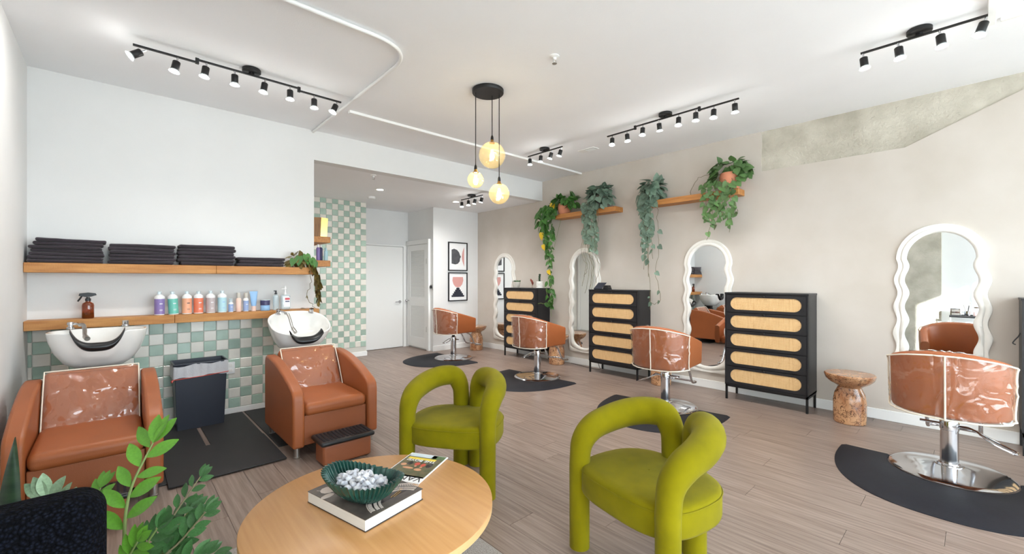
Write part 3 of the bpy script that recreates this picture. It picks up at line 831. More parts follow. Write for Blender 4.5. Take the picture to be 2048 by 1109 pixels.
# book
BK = (.768, 1.735); bz = TZ + .0008
t = thing('art_book', 'thick hardback book with a dark patterned cover under the bowl', 'book', (BK[0], BK[1], bz), math.radians(13))
L2, W2 = .19, .143   # half length (local y), half width (local x)
MB().box((0, 0, .0025), (W2 * 2, L2 * 2, .003)).build('back_cover', 'book_dark', t)
MB().box((-.002, 0, .024), (W2 * 2 - .006, L2 * 2 - .006, .04)).build('page_block', 'page', t)
fc = MB().box((0, 0, .0455), (W2 * 2, L2 * 2, .003)).build('front_cover', 'book_cover', t)
MB().box((.02, -.045, .0474), (.2, .2, .0006)).build('dark_panel', 'book_dark', fc)
def arc_beads(r, n_, s):
    mb = MB()
    for q in range(n_):
        a = .3 + 2.6 * q / (n_ - 1)
        mb.box((.03 + r * math.cos(a), -.195 + r * math.sin(a) * 1.1, .0482), (s, .0035, .0012), a)
    return mb
for r, s in ((.122, .015), (.102, .013), (.086, .01)):
    arc_beads(r, 46, s).build('lace_band', 'book_lace', fc)
MB().tube([(.03 + (.133) * math.cos(.5 + 2.45 * q / 40), -.195 + (.133) * math.sin(.5 + 2.45 * q / 40) * 1.1, .0478) for q in range(41)], .002, 5).build('lace_edge', 'book_lace', fc)
MB().tube([(-.12, .16, .0476), (.0, -.06, .0476)], .0012, 5).build('cord_line', 'book_lace', fc)
MB().lathe([(.03, 0), (.028, .0012), (0, .0012)], 10, (-.09, .13, .047)).lathe([(.02, 0), (.018, .0012), (0, .0012)], 8, (-.12, .085, .047), 1.5, .8).build('flower', 'book_lace', fc)
MB().box((.085, -.12, .0481), (.012, .012, .0008), .7).box((.05, -.13, .0481), (.07, .003, .0006), .25).box((.05, -.14, .0481), (.05, .003, .0006), .25).build('gold_stamp', 'gold', fc)

# fluted bowl
t = thing('fluted_bowl', 'dark green fluted oval bowl on the book', 'bowl', (.728, 1.675, bz + .0495), math.radians(-66))
NF = 46
prof = [(.34, 0), (.5, .006), (.72, .03), (.9, .06), (1.0, .083), (1.01, .087), (.97, .085), (.86, .06), (.68, .036), (.45, .018), (.05, .014)]
def bowl(u, v):
    i = v * (len(prof) - 1); k = min(int(i), len(prof) - 2); f = i - k
    r = prof[k][0] * (1 - f) + prof[k + 1][0] * f; h_ = prof[k][1] * (1 - f) + prof[k + 1][1] * f
    a = 2 * PI * u; e = 2 / 2.4
    c, s = math.cos(a), math.sin(a)
    fl = 1 + .055 * math.sin(NF * a) * min(1, r * 1.1) ** 2
    return (.172 * r * fl * abs(c) ** e * (1 if c > 0 else -1), .1 * r * fl * abs(s) ** e * (1 if s > 0 else -1), h_ * (1 + .25 * c * c * min(1, h_ / .05)))
bw = MB().grid(bowl, NF * 8, 20, True); bw.f.append(tuple(range(NF * 8))[::-1])
bw.build('bowl_body', 'bowl_green', t, ang=180)
# wrapped sweets, one by one
sm = []
for q in range(5):
    rr = random.Random(q)
    def f(x, y, z, rr=rr, q=q):
        n = noise.noise(Vector((x * 90 + q * 9, y * 90, z * 90))) * .006
        return (x * (1 + 14 * max(0, abs(z)) ) + n, y + n, z * 1.2 + n)
    mb = MB().rbox((0, 0, 0), (.026, .022, .018), .009, 2, 2, f)
    sm.append(mb.mesh('wrapped_sweet', 'wrapped_sweet', True, 25))
cnt = 0
cs, sn = math.cos(math.radians(-66)), math.sin(math.radians(-66))
rs = random.Random(11)
pts = []
for lay, (sx, sy, z0) in enumerate(((.105, .055, .044), (.118, .062, .064), (.09, .042, .082))):
    for tr in range(4000):
        a, b = rs.uniform(-1, 1), rs.uniform(-1, 1)
        if a * a + b * b > 1: continue
        p = (a * sx, b * sy, z0 + .008 * (1 - a * a - b * b) + rs.uniform(-.002, .002))
        if all((p[0] - q[0]) ** 2 + (p[1] - q[1]) ** 2 + (p[2] - q[2]) ** 2 > .021 ** 2 for q in pts): pts.append(p)
for p in pts:
    o = link('wrapped_sweet', sm[cnt % 5], None, (.728 + p[0] * cs - p[1] * sn, 1.675 + p[0] * sn + p[1] * cs, bz + .0487 + p[2]), (rs.uniform(-.7, .7), rs.uniform(-.7, .7), rs.uniform(0, 6.3)))
    tag(o, 'small white wrapped sweet piled in the green fluted bowl', 'sweet', 'wrapped sweets in the fluted bowl'); cnt += 1

# magazine, upside down to the viewer: local +y is the top of the page
up = Vector((-.868, -.497, 0)); ri = Vector((up.y, -up.x, 0))
mc = Vector((1.085, 1.878, TZ + .0008))
t = thing('magazine', 'glossy magazine tucked under the book with a group photo cover', 'magazine', mc, math.atan2(ri.y, ri.x))
MW, ML = .106, .15
MB().box((0, 0, .0022), (MW * 2, ML * 2, .0044)).build('page_block', 'paper_white', t, bevel=.0008)
cv = MB().box((0, -.01, .0048), (MW * 2 - .012, ML * 2 - .07, .0006)).build('cover_photo', 'mag_photo', t)
MB().box((.02, -ML + .024, .0053), (MW * 1.4, .034, .0004)).build('sky_patch', 'mag_sky', cv)
MB().box((-.065, -ML + .026, .0053), (.07, .04, .0004)).build('tree_patch', 'mag_green', cv)
MB().box((.01, -ML + .062, .0054), (MW * 1.45, .022, .0004)).build('yellow_band', 'mag_yellow', cv)
for x, y, w, hgt, m_ in [(.045, -.03, .03, .04, 'mag_black'), (.005, -.03, .03, .034, 'mag_red'), (-.03, -.025, .026, .036, 'mag_red'), (-.062, -.03, .03, .055, 'mag_black'), (.07, -.01, .03, .028, 'mag_skin'), (-.028, .028, .04, .026, 'mag_skin'), (.03, .02, .06, .02, 'mag_skin'), (.002, -.005, .014, .014, 'mag_skin'), (-.03, .0, .014, .014, 'mag_skin')]:
    MB().lathe([(.5, 0), (.48, .0006), (0, .0006)], 12, (x, y, .0051), w, hgt).build('cover_figure', m_, cv)
MB().box((0, .12, .0049), (MW * 2 - .004, .058, .0004)).build('title_strip', 'paper_white', t)
text_part('VANITY', .058, 'mag_black', t, Matrix.Translation((0, .118, .0056)))
text_part('THE BOYS!', .033, 'paper_white', t, Matrix.Translation((.005, -.068, .0062)))

# ------------------------------------------------------------------ green velvet chairs (front towards local +x)
def tub_chair(x, y, rz, label):
    t = thing('velvet_chair', label, 'chair', (x, y, 0), rz, 'olive velvet tube chairs')
    for s in (-1, 1):
        P = [(.2, .27, 0), (.2, .27, .3), (.198, .27, .43), (.18, .272, .525), (.11, .275, .585), (0, .268, .615), (-.11, .235, .638), (-.19, .175, .65), (-.235, .11, .64), (-.25, .074, .58), (-.253, .062, .5), (-.253, .06, .3), (-.253, .06, 0)]
        path = spline([(a, s * b, c) for a, b, c in P], 8)
        MB().tube(path, [.05 + .01 * min(1, i / len(path)) + .017 * math.sin(PI * min(1, max(0, (i / len(path) - .2) / .6))) for i in range(len(path))], 20).build('tube_frame', 'velvet', t, ang=60)
        st = [Vector(p) + Vector((.0525, 0, 0)) if i < 26 else None for i, p in enumerate(path)]
    def seatfn(px, py, pz):
        u = px / .27
        return (px, py * (1 - .16 * max(0, -u) ** 2), pz + (.012 * (1 - u * u) if pz > 0 else 0))
    n = 56
    def so(a, k):
        c, s_ = math.cos(a), math.sin(a); e = 2 / 3.2
        return (.0 + .258 * k * abs(c) ** e * (1 if c > 0 else -1), .31 * k * abs(s_) ** e * (1 if s_ > 0 else -1) * (1 - .12 * max(0, -c)))
    pr = [(.9, .295), (.985, .3), (1.0, .315), (1.0, .40), (.985, .42), (.94, .43), (.7, .437), (.35, .442), (0.01, .443)]
    mb = MB().grid(lambda u, v: (lambda i: (lambda k, f: (lambda r, z: so(2 * PI * u, r) + (z,))(pr[k][0] * (1 - f) + pr[k + 1][0] * f, pr[k][1] * (1 - f) + pr[k + 1][1] * f))(min(int(i), len(pr) - 2), i - min(int(i), len(pr) - 2)))(v * (len(pr) - 1)), n, (len(pr) - 1) * 2, True)
    mb.f.append(tuple(range(n))[::-1])
    se = mb.build('seat', 'velvet', t, ang=70)
    MB().tube([so(2 * PI * q / 80, 1.002) + (.408,) for q in range(81)], .003, 6).build('seat_piping', 'velvet', se)
    return t
tub_chair(1.70, 2.385, math.radians(214.5), 'olive velvet chair facing the round table, further back')
tub_chair(1.866, 1.057, math.radians(168.5), 'olive velvet chair in the right foreground')

# ------------------------------------------------------------------ bouclé armchair at the lower left corner (front towards -y)
t = thing('boucle_armchair', 'dark navy bouclé armchair in the lower left corner', 'armchair', (-.25, 1.3, 0))
MB().rbox((-.006, .28, .49), (.475, .16, .62), .06, 8, 5).build('backrest', 'boucle', t)
MB().rbox((-.006, -.06, .32), (.475, .56, .2), .06, 8, 4).build('seat', 'boucle', t)
MB().rbox((-.006, 0, .17), (.45, .62, .12), .03, 4, 3).build('base', 'boucle', t)
for sx in (-1, 1):
    for sy in (-.25, .25):
        MB().lathe([(.014, 0), (.02, .12)], 12).build('leg', 'black_wood', t, (-.006 + sx * .19, sy, 0))

# ------------------------------------------------------------------ styling chairs (front towards local +x)
def upath(hw, xb, xf, r, n=8):
    """plan U from the left front round the back to the right front"""
    P = [(xf, hw * .93), (xb + r, hw)]
    for q in range(1, n + 1):
        a = PI / 2 * q / n; P.append((xb + r - r * math.sin(a), hw - r + r * math.cos(a)))
    R_ = [(x, -y) for x, y in P[::-1]]
    m_ = []
    for q in range(1, 10):
        y = P[-1][1] + (R_[0][1] - P[-1][1]) * q / 10
        m_.append((xb - .006 * (1 - (y / (hw - r)) ** 2), y))
    out = []
    for (a, b) in zip(P[:-1], P[1:]):
        k = 8 if abs(a[0] - b[0]) > .15 else 1
        for q in range(k): out.append((a[0] + (b[0] - a[0]) * q / k, a[1] + (b[1] - a[1]) * q / k))
    out.append(P[-1]); out += m_
    for (a, b) in zip(R_[:-1], R_[1:]):
        k = 8 if abs(a[0] - b[0]) > .15 else 1
        for q in range(k): out.append((a[0] + (b[0] - a[0]) * q / k, a[1] + (b[1] - a[1]) * q / k))
    out.append(R_[-1])
    return out
def styling_chair(x, y, rz, label, foot=True):
    t = thing('styling_chair', label, 'chair', (x, y, 0), 0, 'tan leather styling chairs')
    HW, XB, XF = .295, -.31, .27
    pl = upath(HW, XB, XF, .235, 14)
    def zt_(px, py):
        u = (px - XB) / (XF - XB)
        bow = .03 * (1 - (py / HW) ** 2) if px < XB + .2 else 0
        return .845 - .15 * max(0, min(1, u)) ** 1.15 + bow
    def zb_(px): return .452 - .012 * max(0, 1 - (px - XB) / .3)
    seat = bpy.data.objects.new('shell_pivot', None)
    bpy.data.objects.remove(seat)
    T = .065; NS = len(pl)
    sec = []
    for i, (px, py) in enumerate(pl):
        a, b = Vector(pl[max(i - 1, 0)]), Vector(pl[min(i + 1, NS - 1)])
        tg = (b - a).normalized(); inn = Vector((-tg.y, tg.x))   # towards the inside
        if inn.dot(Vector((-.02, 0)) - Vector((px, py))) < 0: inn = -inn
        flare = .02 * (1 if px < XB + .15 else .3)
        top, bot = zt_(px, py), zb_(px)
        c = []
        r = .022
        pts = [(0, bot + r), (0, top - r), (r * .3, top - r * .3), (r, top), (T - r, top), (T - r * .3, top - r * .3), (T, top - r), (T, bot + r), (T - r * .3, bot + r * .3), (T - r, bot), (r, bot), (r * .3, bot + r * .3)]
        for d, z in pts:
            o_ = inn * d
            fl = flare * (z - bot) / (top - bot)
            c.append((px + o_.x - inn.x * fl, py + o_.y - inn.y * fl, z))
        sec.append(c)
    mb = MB(); n = len(sec[0])
    mb.add([p for c in sec for p in c], [(i * n + k, i * n + (k + 1) % n, (i + 1) * n + (k + 1) % n, (i + 1) * n + k) for i in range(NS - 1) for k in range(n)] + [tuple(range(n))[::-1], tuple(range((NS - 1) * n, NS * n))])
    top = mb.build('shell', 'leather', t, (0, 0, 0), (0, 0, rz), ang=70)
    MB().rbox((.0, 0, .50), (.46, .44, .11), .05, 6, 4).build('seat_cushion', 'leather', t, (.03, 0, 0), (0, 0, rz))
    # clear cover over the back with cream piping and a centre seam
    ids = [i for i, (px, py) in enumerate(pl) if px < XB + .2]
    def out_pt(fi, v, off):
        i = int(fi); f = fi - i; i2 = min(i + 1, NS - 1)
        lo_ = Vector(sec[i][0]).lerp(Vector(sec[i2][0]), f); hi = Vector(sec[i][1]).lerp(Vector(sec[i2][1]), f)
        p = lo_.lerp(hi, v)
        d = Vector((p.x - (XB + .16), p.y, 0)); d = Vector((d.x * .9, d.y * .5, 0)).normalized()
        w = noise.noise(Vector((fi * .5 + x * 7, v * 2.2, y))) * .008 + abs(math.sin(fi * 1.7 + v * 2)) * .008 * max(0, v - .45) + max(0, 1 - abs(noise.noise(Vector((fi * .22, v * 2.5, x)))) * 4) ** 2 * .008
        return p + d * (off + w)
    i0, i1 = ids[0], ids[-1]
    fn = lambda u, v: tuple(out_pt(i0 + (i1 - i0) * u, v * 1.06 - .06, .012))
    cs_ = MB().grid(fn, 90, 50).build('clear_cover', 'clear_cover', top, ang=180)
    for v_ in (0, 1): MB().tube([fn(q / 40, v_) for q in range(41)], .0055, 6).build('piping', 'piping', cs_)
    for u in (0.005, .5, .995):
        MB().tube([fn(u, q / 16) for q in range(17)], .0055, 6).build('piping', 'piping', cs_)
    tp = MB()   # cover folded over the top edge
    def ft(u, v):
        fi = i0 + (i1 - i0) * u; i = int(fi); f = fi - i; i2 = min(i + 1, NS - 1)
        a = Vector(sec[i][2]).lerp(Vector(sec[i2][2]), f); b = Vector(sec[i][5]).lerp(Vector(sec[i2][5]), f)
        p = a.lerp(b, v); return (p.x, p.y, p.z + .012 + .004 * math.sin(u * 60))
    tp.grid(ft, 40, 4).build('clear_cover_top', 'clear_cover', top, ang=180)
    # pump, base, pedal, footrest
    MB().lathe([(.315, 0), (.318, .006), (.305, .014), (.29, .018), (.16, .036), (.06, .05), (.055, .06)], 64).build('base_disc', 'chrome', t, (0, 0, .009))
    MB().lathe([(.075, .05), (.075, .062), (.048, .068), (.046, .30), (.05, .304), (.05, .36), (.046, .372), (.03, .376)], 32).build('hydraulic_column', 'chrome', t)
    MB().lathe([(.026, .37), (.026, .44)], 16).box((0, 0, .446), (.2, .2, .012)).build('seat_post', 'black_metal', t)
    pd = fillet([(0, .05, .33), (-.02, .12, .335), (-.06, .2, .27), (-.05, .31, .225), (.02, .315, .222), (.05, .22, .26), (.03, .09, .33), (.01, .05, .33)], .04)
    MB().tube([(a, -b, c) for a, b, c in pd], .0065, 8).cyl((0, .05, .335), (0, .15, .335), .008, 8).build('pump_lever', 'chrome', t, (0, 0, 0), (0, 0, rz + PI if foot == 2 else rz))
    if foot:
        fp = fillet([(.15, .14, .45), (.26, .14, .40), (.36, .14, .21), (.5, .14, .2), (.5, -.14, .2), (.36, -.14, .21), (.26, -.14, .40), (.15, -.14, .45)], .05)
        MB().tube(fp, .012, 10).build('footrest', 'chrome', t, (0, 0, 0), (0, 0, rz))
    return t
CH = [(4.25, 6.08, 'farthest tan styling chair, in front of the framed prints'), (4.285, 4.12, 'second farthest tan styling chair, by the ivy trail'),
      (4.29, 2.24, 'tan styling chair behind the right olive chair'), (4.28, .125, 'nearest tan styling chair at the right, seen from behind')]
for i, (x, y, l) in enumerate(CH):
    styling_chair(x, y, [-.02, -.03, .05, -.03][i], l, 2 if i < 3 else 1)
matm = MB()
def salon_mat():
    mb = MB(); out = []
    ns = 64
    A, B = .92, .62
    for q in range(ns + 1):
        a = PI / 2 + PI * q / ns
        c, s = math.cos(a), math.sin(a); e = 2 / 2.35
        out.append((-A * abs(c) ** e, B * abs(s) ** e * (1 if s > 0 else -1)))
    out = [(x + .05, y) for x, y in out]
    # from right end back to left along the flat side with the base cut-out
    inn = []
    rc = .325
    a0 = math.acos(.05 / rc)
    for q in range(33):
        a = -a0 - (2 * PI - 2 * a0) * q / 32
        inn.append((rc * math.cos(a), rc * math.sin(a)))
    poly = out + inn
    n = len(poly)
    # split into quads between the outer arc and the inner arc
    vs, fs = [], []
    K = 64
    def samp(P, t):
        L_ = [0]
        for a, b in zip(P[:-1], P[1:]): L_.append(L_[-1] + math.dist(a, b))
        d = t * L_[-1]
        for i in range(len(P) - 1):
            if d <= L_[i + 1] + 1e-9:
                f = (d - L_[i]) / max(1e-9, L_[i + 1] - L_[i]); return (P[i][0] + (P[i + 1][0] - P[i][0]) * f, P[i][1] + (P[i + 1][1] - P[i][1]) * f)
        return P[-1]
    inr = inn[::-1]
    for i in range(K + 1):
        o_, n_ = samp(out, i / K), samp(inr, i / K)
        d = Vector((n_[0] - o_[0], n_[1] - o_[1])); d = d.normalized() * min(.03, d.length * .4) if d.length > 1e-6 else d
        vs += [(o_[0], o_[1], 0), (o_[0], o_[1], .003), (o_[0] + d.x, o_[1] + d.y, .014), (n_[0] - d.x * .5, n_[1] - d.y * .5, .014), (n_[0], n_[1], .008), (n_[0], n_[1], 0)]
    for i in range(K):
        for k in range(6): fs.append((i * 6 + k, i * 6 + (k + 1) % 6, (i + 1) * 6 + (k + 1) % 6, (i + 1) * 6 + k))
    fs += [tuple(range(6)), tuple(range(K * 6, K * 6 + 6))[::-1]]
    return mb.add(vs, fs).mesh('salon_mat', 'rubber_mat', True, 50)
sm_ = salon_mat()
ml_ = ['black half-round mat under the farthest styling chair', 'black half-round mat under the second farthest styling chair', 'black half-round mat behind the right olive chair', 'black half-round mat under the nearest styling chair']
for i, (x, y, l) in enumerate(CH):
    tag(link('salon_mat', sm_, None, (x, y, .0006), (0, 0, [.0, .06, .12, -.03][i])), ml_[i], 'mat', 'half-round mats under the styling chairs')

# ------------------------------------------------------------------ dressers (front towards -x)
def dresser(yc, label):
    t = thing('cane_dresser', label, 'dresser', (5.085, yc, 0), 0, 'black dressers with cane drawer fronts')
    D, W, Hh, z0 = .33, .80, 1.205, .165
    b = MB()
    b.span((.012, -W / 2, z0), (D, -W / 2 + .018, Hh - .018)).span((.012, W / 2 - .018, z0), (D, W / 2, Hh - .018)).span((.012, -W / 2, z0), (D, W / 2, z0 + .018)).span((D - .01, -W / 2, z0), (D, W / 2, Hh - .018)).span((.03, -W / 2, z0), (.04, W / 2, Hh))
    b.build('carcass', 'black_wood', t, smooth=False)
    MB().span((0, -W / 2 - .004, Hh - .018), (D + .002, W / 2 + .004, Hh)).build('top_panel', 'black_wood', t, bevel=.002)
    MB().span((.0, -W / 2, z0), (.014, -W / 2 + .014, Hh - .018)).span((.0, W / 2 - .014, z0), (.014, W / 2, Hh - .018)).span((0, -W / 2, z0 - .0), (.014, W / 2, z0 + .012)).build('face_frame', 'black_wood', t, smooth=False)
    nd = 5; zz0, zz1 = z0 + .014, Hh - .022; dh = (zz1 - zz0) / nd
    hw, hh = W / 2 - .017, dh / 2 - .003
    r = hh * .70; sw = hw - .042
    K = 20
    loop = []
    for q in range(K + 1):
        a = -PI / 2 + PI * q / K; loop.append((sw - r + r * math.cos(a), r * math.sin(a)))
    for q in range(K + 1):
        a = PI / 2 + PI * q / K; loop.append((-sw + r + r * math.cos(a), r * math.sin(a)))
    def tor(p):
        s_ = 1e9
        # push radially from nearest axis point to the rectangle border
        ax = max(-sw + r, min(sw - r, p[0])); dx, dy = p[0] - ax, p[1]
        for d, lim in ((dx, hw - abs(ax) if dx * ax > 0 or abs(ax) > 0 else hw), (dy, hh)):
            if abs(d) > 1e-9: s_ = min(s_, lim / abs(d))
        return (ax + dx * s_, dy * s_)
    rec = [tor(p) for p in loop]
    # square the corners
    for i, p in enumerate(rec):
        if abs(abs(p[0]) - hw) < .022 and abs(abs(p[1]) - hh) < .001: rec[i] = (math.copysign(hw, p[0]), p[1])
    n = len(loop)
    vs = [(.010, a, c) for a, c in rec] + [(-.003, a, c) for a, c in rec] + [(-.003, a, c) for a, c in loop] + [(.006, a, c) for a, c in loop]
    fs = []
    for k in range(3):
        for i in range(n): fs.append((k * n + i, k * n + (i + 1) % n, (k + 1) * n + (i + 1) % n, (k + 1) * n + i))
    fm = MB().add(vs, fs).mesh('drawer', 'black_wood', False)
    cm = MB().add([(.0035, a, c) for a, c in loop], [tuple(range(n))[::-1]]).mesh('cane_panel', 'rattan', False)
    km = MB().add(*(lambda q: ([(-z, x_, y_) for x_, y_, z in q.v], q.f))(MB().lathe([(.006, 0), (.006, .012), (.013, .014), (.015, .02), (.011, .026), (0, .028)], 16))).mesh('knob', 'black_metal')
    for q in range(nd):
        d = link('drawer', fm, t, (0, 0, zz0 + dh * (q + .5)))
        link('cane_panel', cm, d); link('knob', km, d, (-.003, 0, hh - .012))
    MB().span((.004, -W / 2 + .004, z0 - .022), (.024, W / 2 - .004, z0)).span((D - .022, -W / 2 + .004, z0 - .022), (D - .002, W / 2 - .004, z0)).span((.004, -W / 2 + .004, z0 - .022), (D - .002, -W / 2 + .024, z0)).span((.004, W / 2 - .024, z0 - .022), (D - .002, W / 2 - .004, z0)).build('base_frame', 'black_metal', t, smooth=False)
    for sx in (.014, D - .012):
        for sy in (-1, 1):
            MB().box((sx, sy * (W / 2 - .014), (z0 - .022) / 2), (.02, .02, z0 - .022)).build('leg', 'black_metal', t)
    return t
dresser(1.535, 'black cane-front dresser, nearest whole one, beside the wooden stump')
dresser(3.445, 'black cane-front dresser with a dark stand on its top')
dresser(5.315, 'black cane-front dresser with small potted plants on its top')
d4 = dresser(-.64, 'black dresser cut off by the right edge of the picture')
MB().tube(spline([(.14, .401, .93), (.14, .412, .9), (.14, .43, .87), (.14, .44, .845), (.14, .425, .835)], 5), .004, 6).build('cable_hook', 'black_plastic', d4)

# ------------------------------------------------------------------ wavy mirrors on the station wall
def mirror(yc, label):
    t = thing('wavy_mirror', label, 'mirror', (XR - .001, yc, .195), 0, 'tall wavy white-framed mirrors')
    HT, HWD, FW = 1.655, .30, .078
    zc = HT - .31      # centre of the arch
    per = .252
    def wav(z, amp): return amp * math.cos((z - zc - .06) * 2 * PI / per)
    def outer(s):
        # s in 0..1 right half: bottom centre -> arch top
        if s < .12: return (s / .12 * (HWD - .035), 0)
        if s < .18:
            a = (s - .12) / .06 * PI / 2; return (HWD - .035 + .045 * math.sin(a), .045 - .045 * math.cos(a))
        if s < .7:
            z = .045 + (s - .18) / .52 * (zc - .045); k = min(1, (z - .045) / .12)
            return (HWD - .005 + wav(z, .014) * k + .018 * (1 - z / zc) , z)
        a = (s - .7) / .3 * PI / 2
        w0 = HWD - .005 + wav(zc, .014)
        return (w0 * math.cos(a), zc + .31 * math.sin(a))
    def inner(s):
        hi = HWD - FW; zb = .075
        if s < .18:
            a = s / .18 * PI / 2; return (hi * math.sin(a), zb + .16 - .16 * math.cos(a))
        if s < .7:
            z = zb + .16 + (s - .18) / .52 * (zc - zb - .16); k = min(1, (z - zb - .16) / .1)
            return (hi - .004 + wav(z, .016) * k + .004 * (1 - k), z)
        a = (s - .7) / .3 * PI / 2
        w0 = hi - .004 + wav(zc, .016)
        return (w0 * math.cos(a), zc + (.31 - FW) * math.sin(a))
    N_ = 150
    S = [i / N_ for i in range(N_ + 1)]
    full = [(s, 1) for s in S] + [(s, -1) for s in S[-2:0:-1]]
    n = len(full)
    prof = [(0, 0), (0, .016), (.06, .022), (.40, .022), (.46, .018), (.52, .030), (.75, .036), (.95, .028), (1.0, .014), (1.0, .006)]
    vs = []
    for f, d in prof:
        for s, sg in full:
            a, b = outer(s), inner(s)
            vs.append((-d, sg * (a[0] + (b[0] - a[0]) * f), a[1] + (b[1] - a[1]) * f))
    fs = [(k * n + i, k * n + (i + 1) % n, (k + 1) * n + (i + 1) % n, (k + 1) * n + i) for k in range(len(prof) - 1) for i in range(n)]
    MB().add(vs, fs).build('mirror_frame', 'cream_frame', t, ang=50)
    MB().add([(-.008, sg * inner(s)[0], inner(s)[1]) for s, sg in full], [tuple(range(n))[::-1]]).build('mirror_glass', 'mirror_glass', t, smooth=False)
    return t
mirror(.217, 'wavy white mirror behind the nearest styling chair')
mirror(2.272, 'wavy white mirror left of the nearest whole dresser')
mirror(4.18, 'wavy white mirror under the silver-leaved plant')
mirror(6.07, 'farthest wavy white mirror reflecting the framed prints')

# ------------------------------------------------------------------ stump side tables
def stump(x, y, label, s=1.0):
    t = thing('stump_table', label, 'side table', (x, y, 0), random.uniform(0, 6), 'carved wooden stump tables')
    def wob(p):
        return p
    b = MB().lathe([(.118, 0), (.124, .006), (.127, .08), (.128, .2), (.118, .27), (.098, .315), (.09, .335)], 40)
    b.build('pedestal', 'stump', t)
    MB().lathe([(.09, .333), (.105, .35), (.15, .375), (.185, .41), (.197, .445), (.197, .455), (.19, .462), (0, .462)], 44).build('bowl_top', 'stump', t)
    return t
stump(5.10, .81, 'carved wooden stump table right of the nearest whole dresser')
stump(5.17, 2.76, 'carved wooden stump table behind the third styling chair')
stump(5.19, 4.56, 'carved wooden stump table behind the second farthest chair')
stump(5.09, 6.52, 'carved wooden stump table in the far corner')

# ------------------------------------------------------------------ wall shelves with trailing plants
def wall_shelf(y0, y1, label):
    t = thing('floating_shelf', label, 'shelf', (5.324, (y0 + y1) / 2, 2.33))
    MB().span((-.1, y0 - (y0 + y1) / 2, 0), (.1, y1 - (y0 + y1) / 2, .07)).build('board', 'shelf_wood_y', t, bevel=.003)
wall_shelf(3.487, 4.66, 'short wooden wall shelf with ivy and silver plant')
wall_shelf(1.843, 3.14, 'short wooden wall shelf with the big terracotta pot')

def leaf_mesh(name, m, w=.8, heart=True, fold=.18, curl=.15):
    """unit leaf along +y, stalk at the origin"""
    cols = 5; rows = 7
    vs, fs = [], []
    for j in range(rows + 1):
        v = j / rows
        if heart:
            wd = w * .5 * (math.sin(PI * min(1, v * .96 + .04) ** .62)) ** .9
            back = .12
        else:
            wd = w * .5 * math.sin(PI * (v * .97 + .015)) ** .85; back = 0
        for i in range(cols):
            u = i / (cols - 1) * 2 - 1
            x = u * wd
            y = v - (back * abs(u) ** 1.5 * (1 - v) if heart else 0)
            vs.append((x, y, fold * abs(x) - curl * v * v * .6))
    for j in range(rows):
        for i in range(cols - 1):
            fs.append((j * cols + i, j * cols + i + 1, (j + 1) * cols + i + 1, (j + 1) * cols + i))
    # thin blade: add an underside
    n = len(vs)
    vs += [(x, y, z - .006) for x, y, z in vs]
    fs += [tuple(q + n for q in f[::-1]) for f in fs]
    return MB().add(vs, fs).mesh(name, m, True, 180)
LM = {k: leaf_mesh('leaf', m_, w, h_) for k, m_, w, h_ in [('pothos', 'leaf_pothos', .72, True), ('yellow', 'leaf_yellow', .8, True), ('silver', 'leaf_silver', .86, True), ('heart', 'leaf_heart', .92, True),
      ('dry', 'leaf_dry', .55, False), ('bright', 'leaf_bright', .42, False), ('zz', 'leaf_zz', .48, False), ('pale', 'leaf_pale', .46, False)]}
def put_leaf(t, kind, p, d, nrm, size):
    d = Vector(d).normalized(); nrm = Vector(nrm); nrm = (nrm - d * nrm.dot(d))
    if nrm.length < 1e-4: nrm = Vector((1, 0, .1)) - d * d.x
    nrm.normalize()
    p = Vector(p); b0 = t.location if t else Vector((0, 0, 0))
    if b0.x > 4.9:
        p.x = min(p.x, XR - .05 - b0.x)
        if b0.x + p.x + d.x * size > XR - .04: d = Vector((-abs(d.x) * .3, d.y, d.z)).normalized()
    elif b0.y > 4.8 and b0.x < 1.7:
        p.y = min(p.y, YB - .05 - b0.y)
        if b0.y + p.y + d.y * size > YB - .04: d = Vector((d.x, -abs(d.y) * .3, d.z)).normalized()
    nrm = (nrm - d * nrm.dot(d)).normalized(); x = d.cross(nrm)
    M = Matrix((x, d, nrm)).transposed().to_4x4()
    o = link('leaf', LM[kind], t)
    o.matrix_local = Matrix.Translation(p) @ M @ Matrix.Scale(size, 4)
    return o
def rv(s): return Vector((random.gauss(0, s), random.gauss(0, s), random.gauss(0, s)))
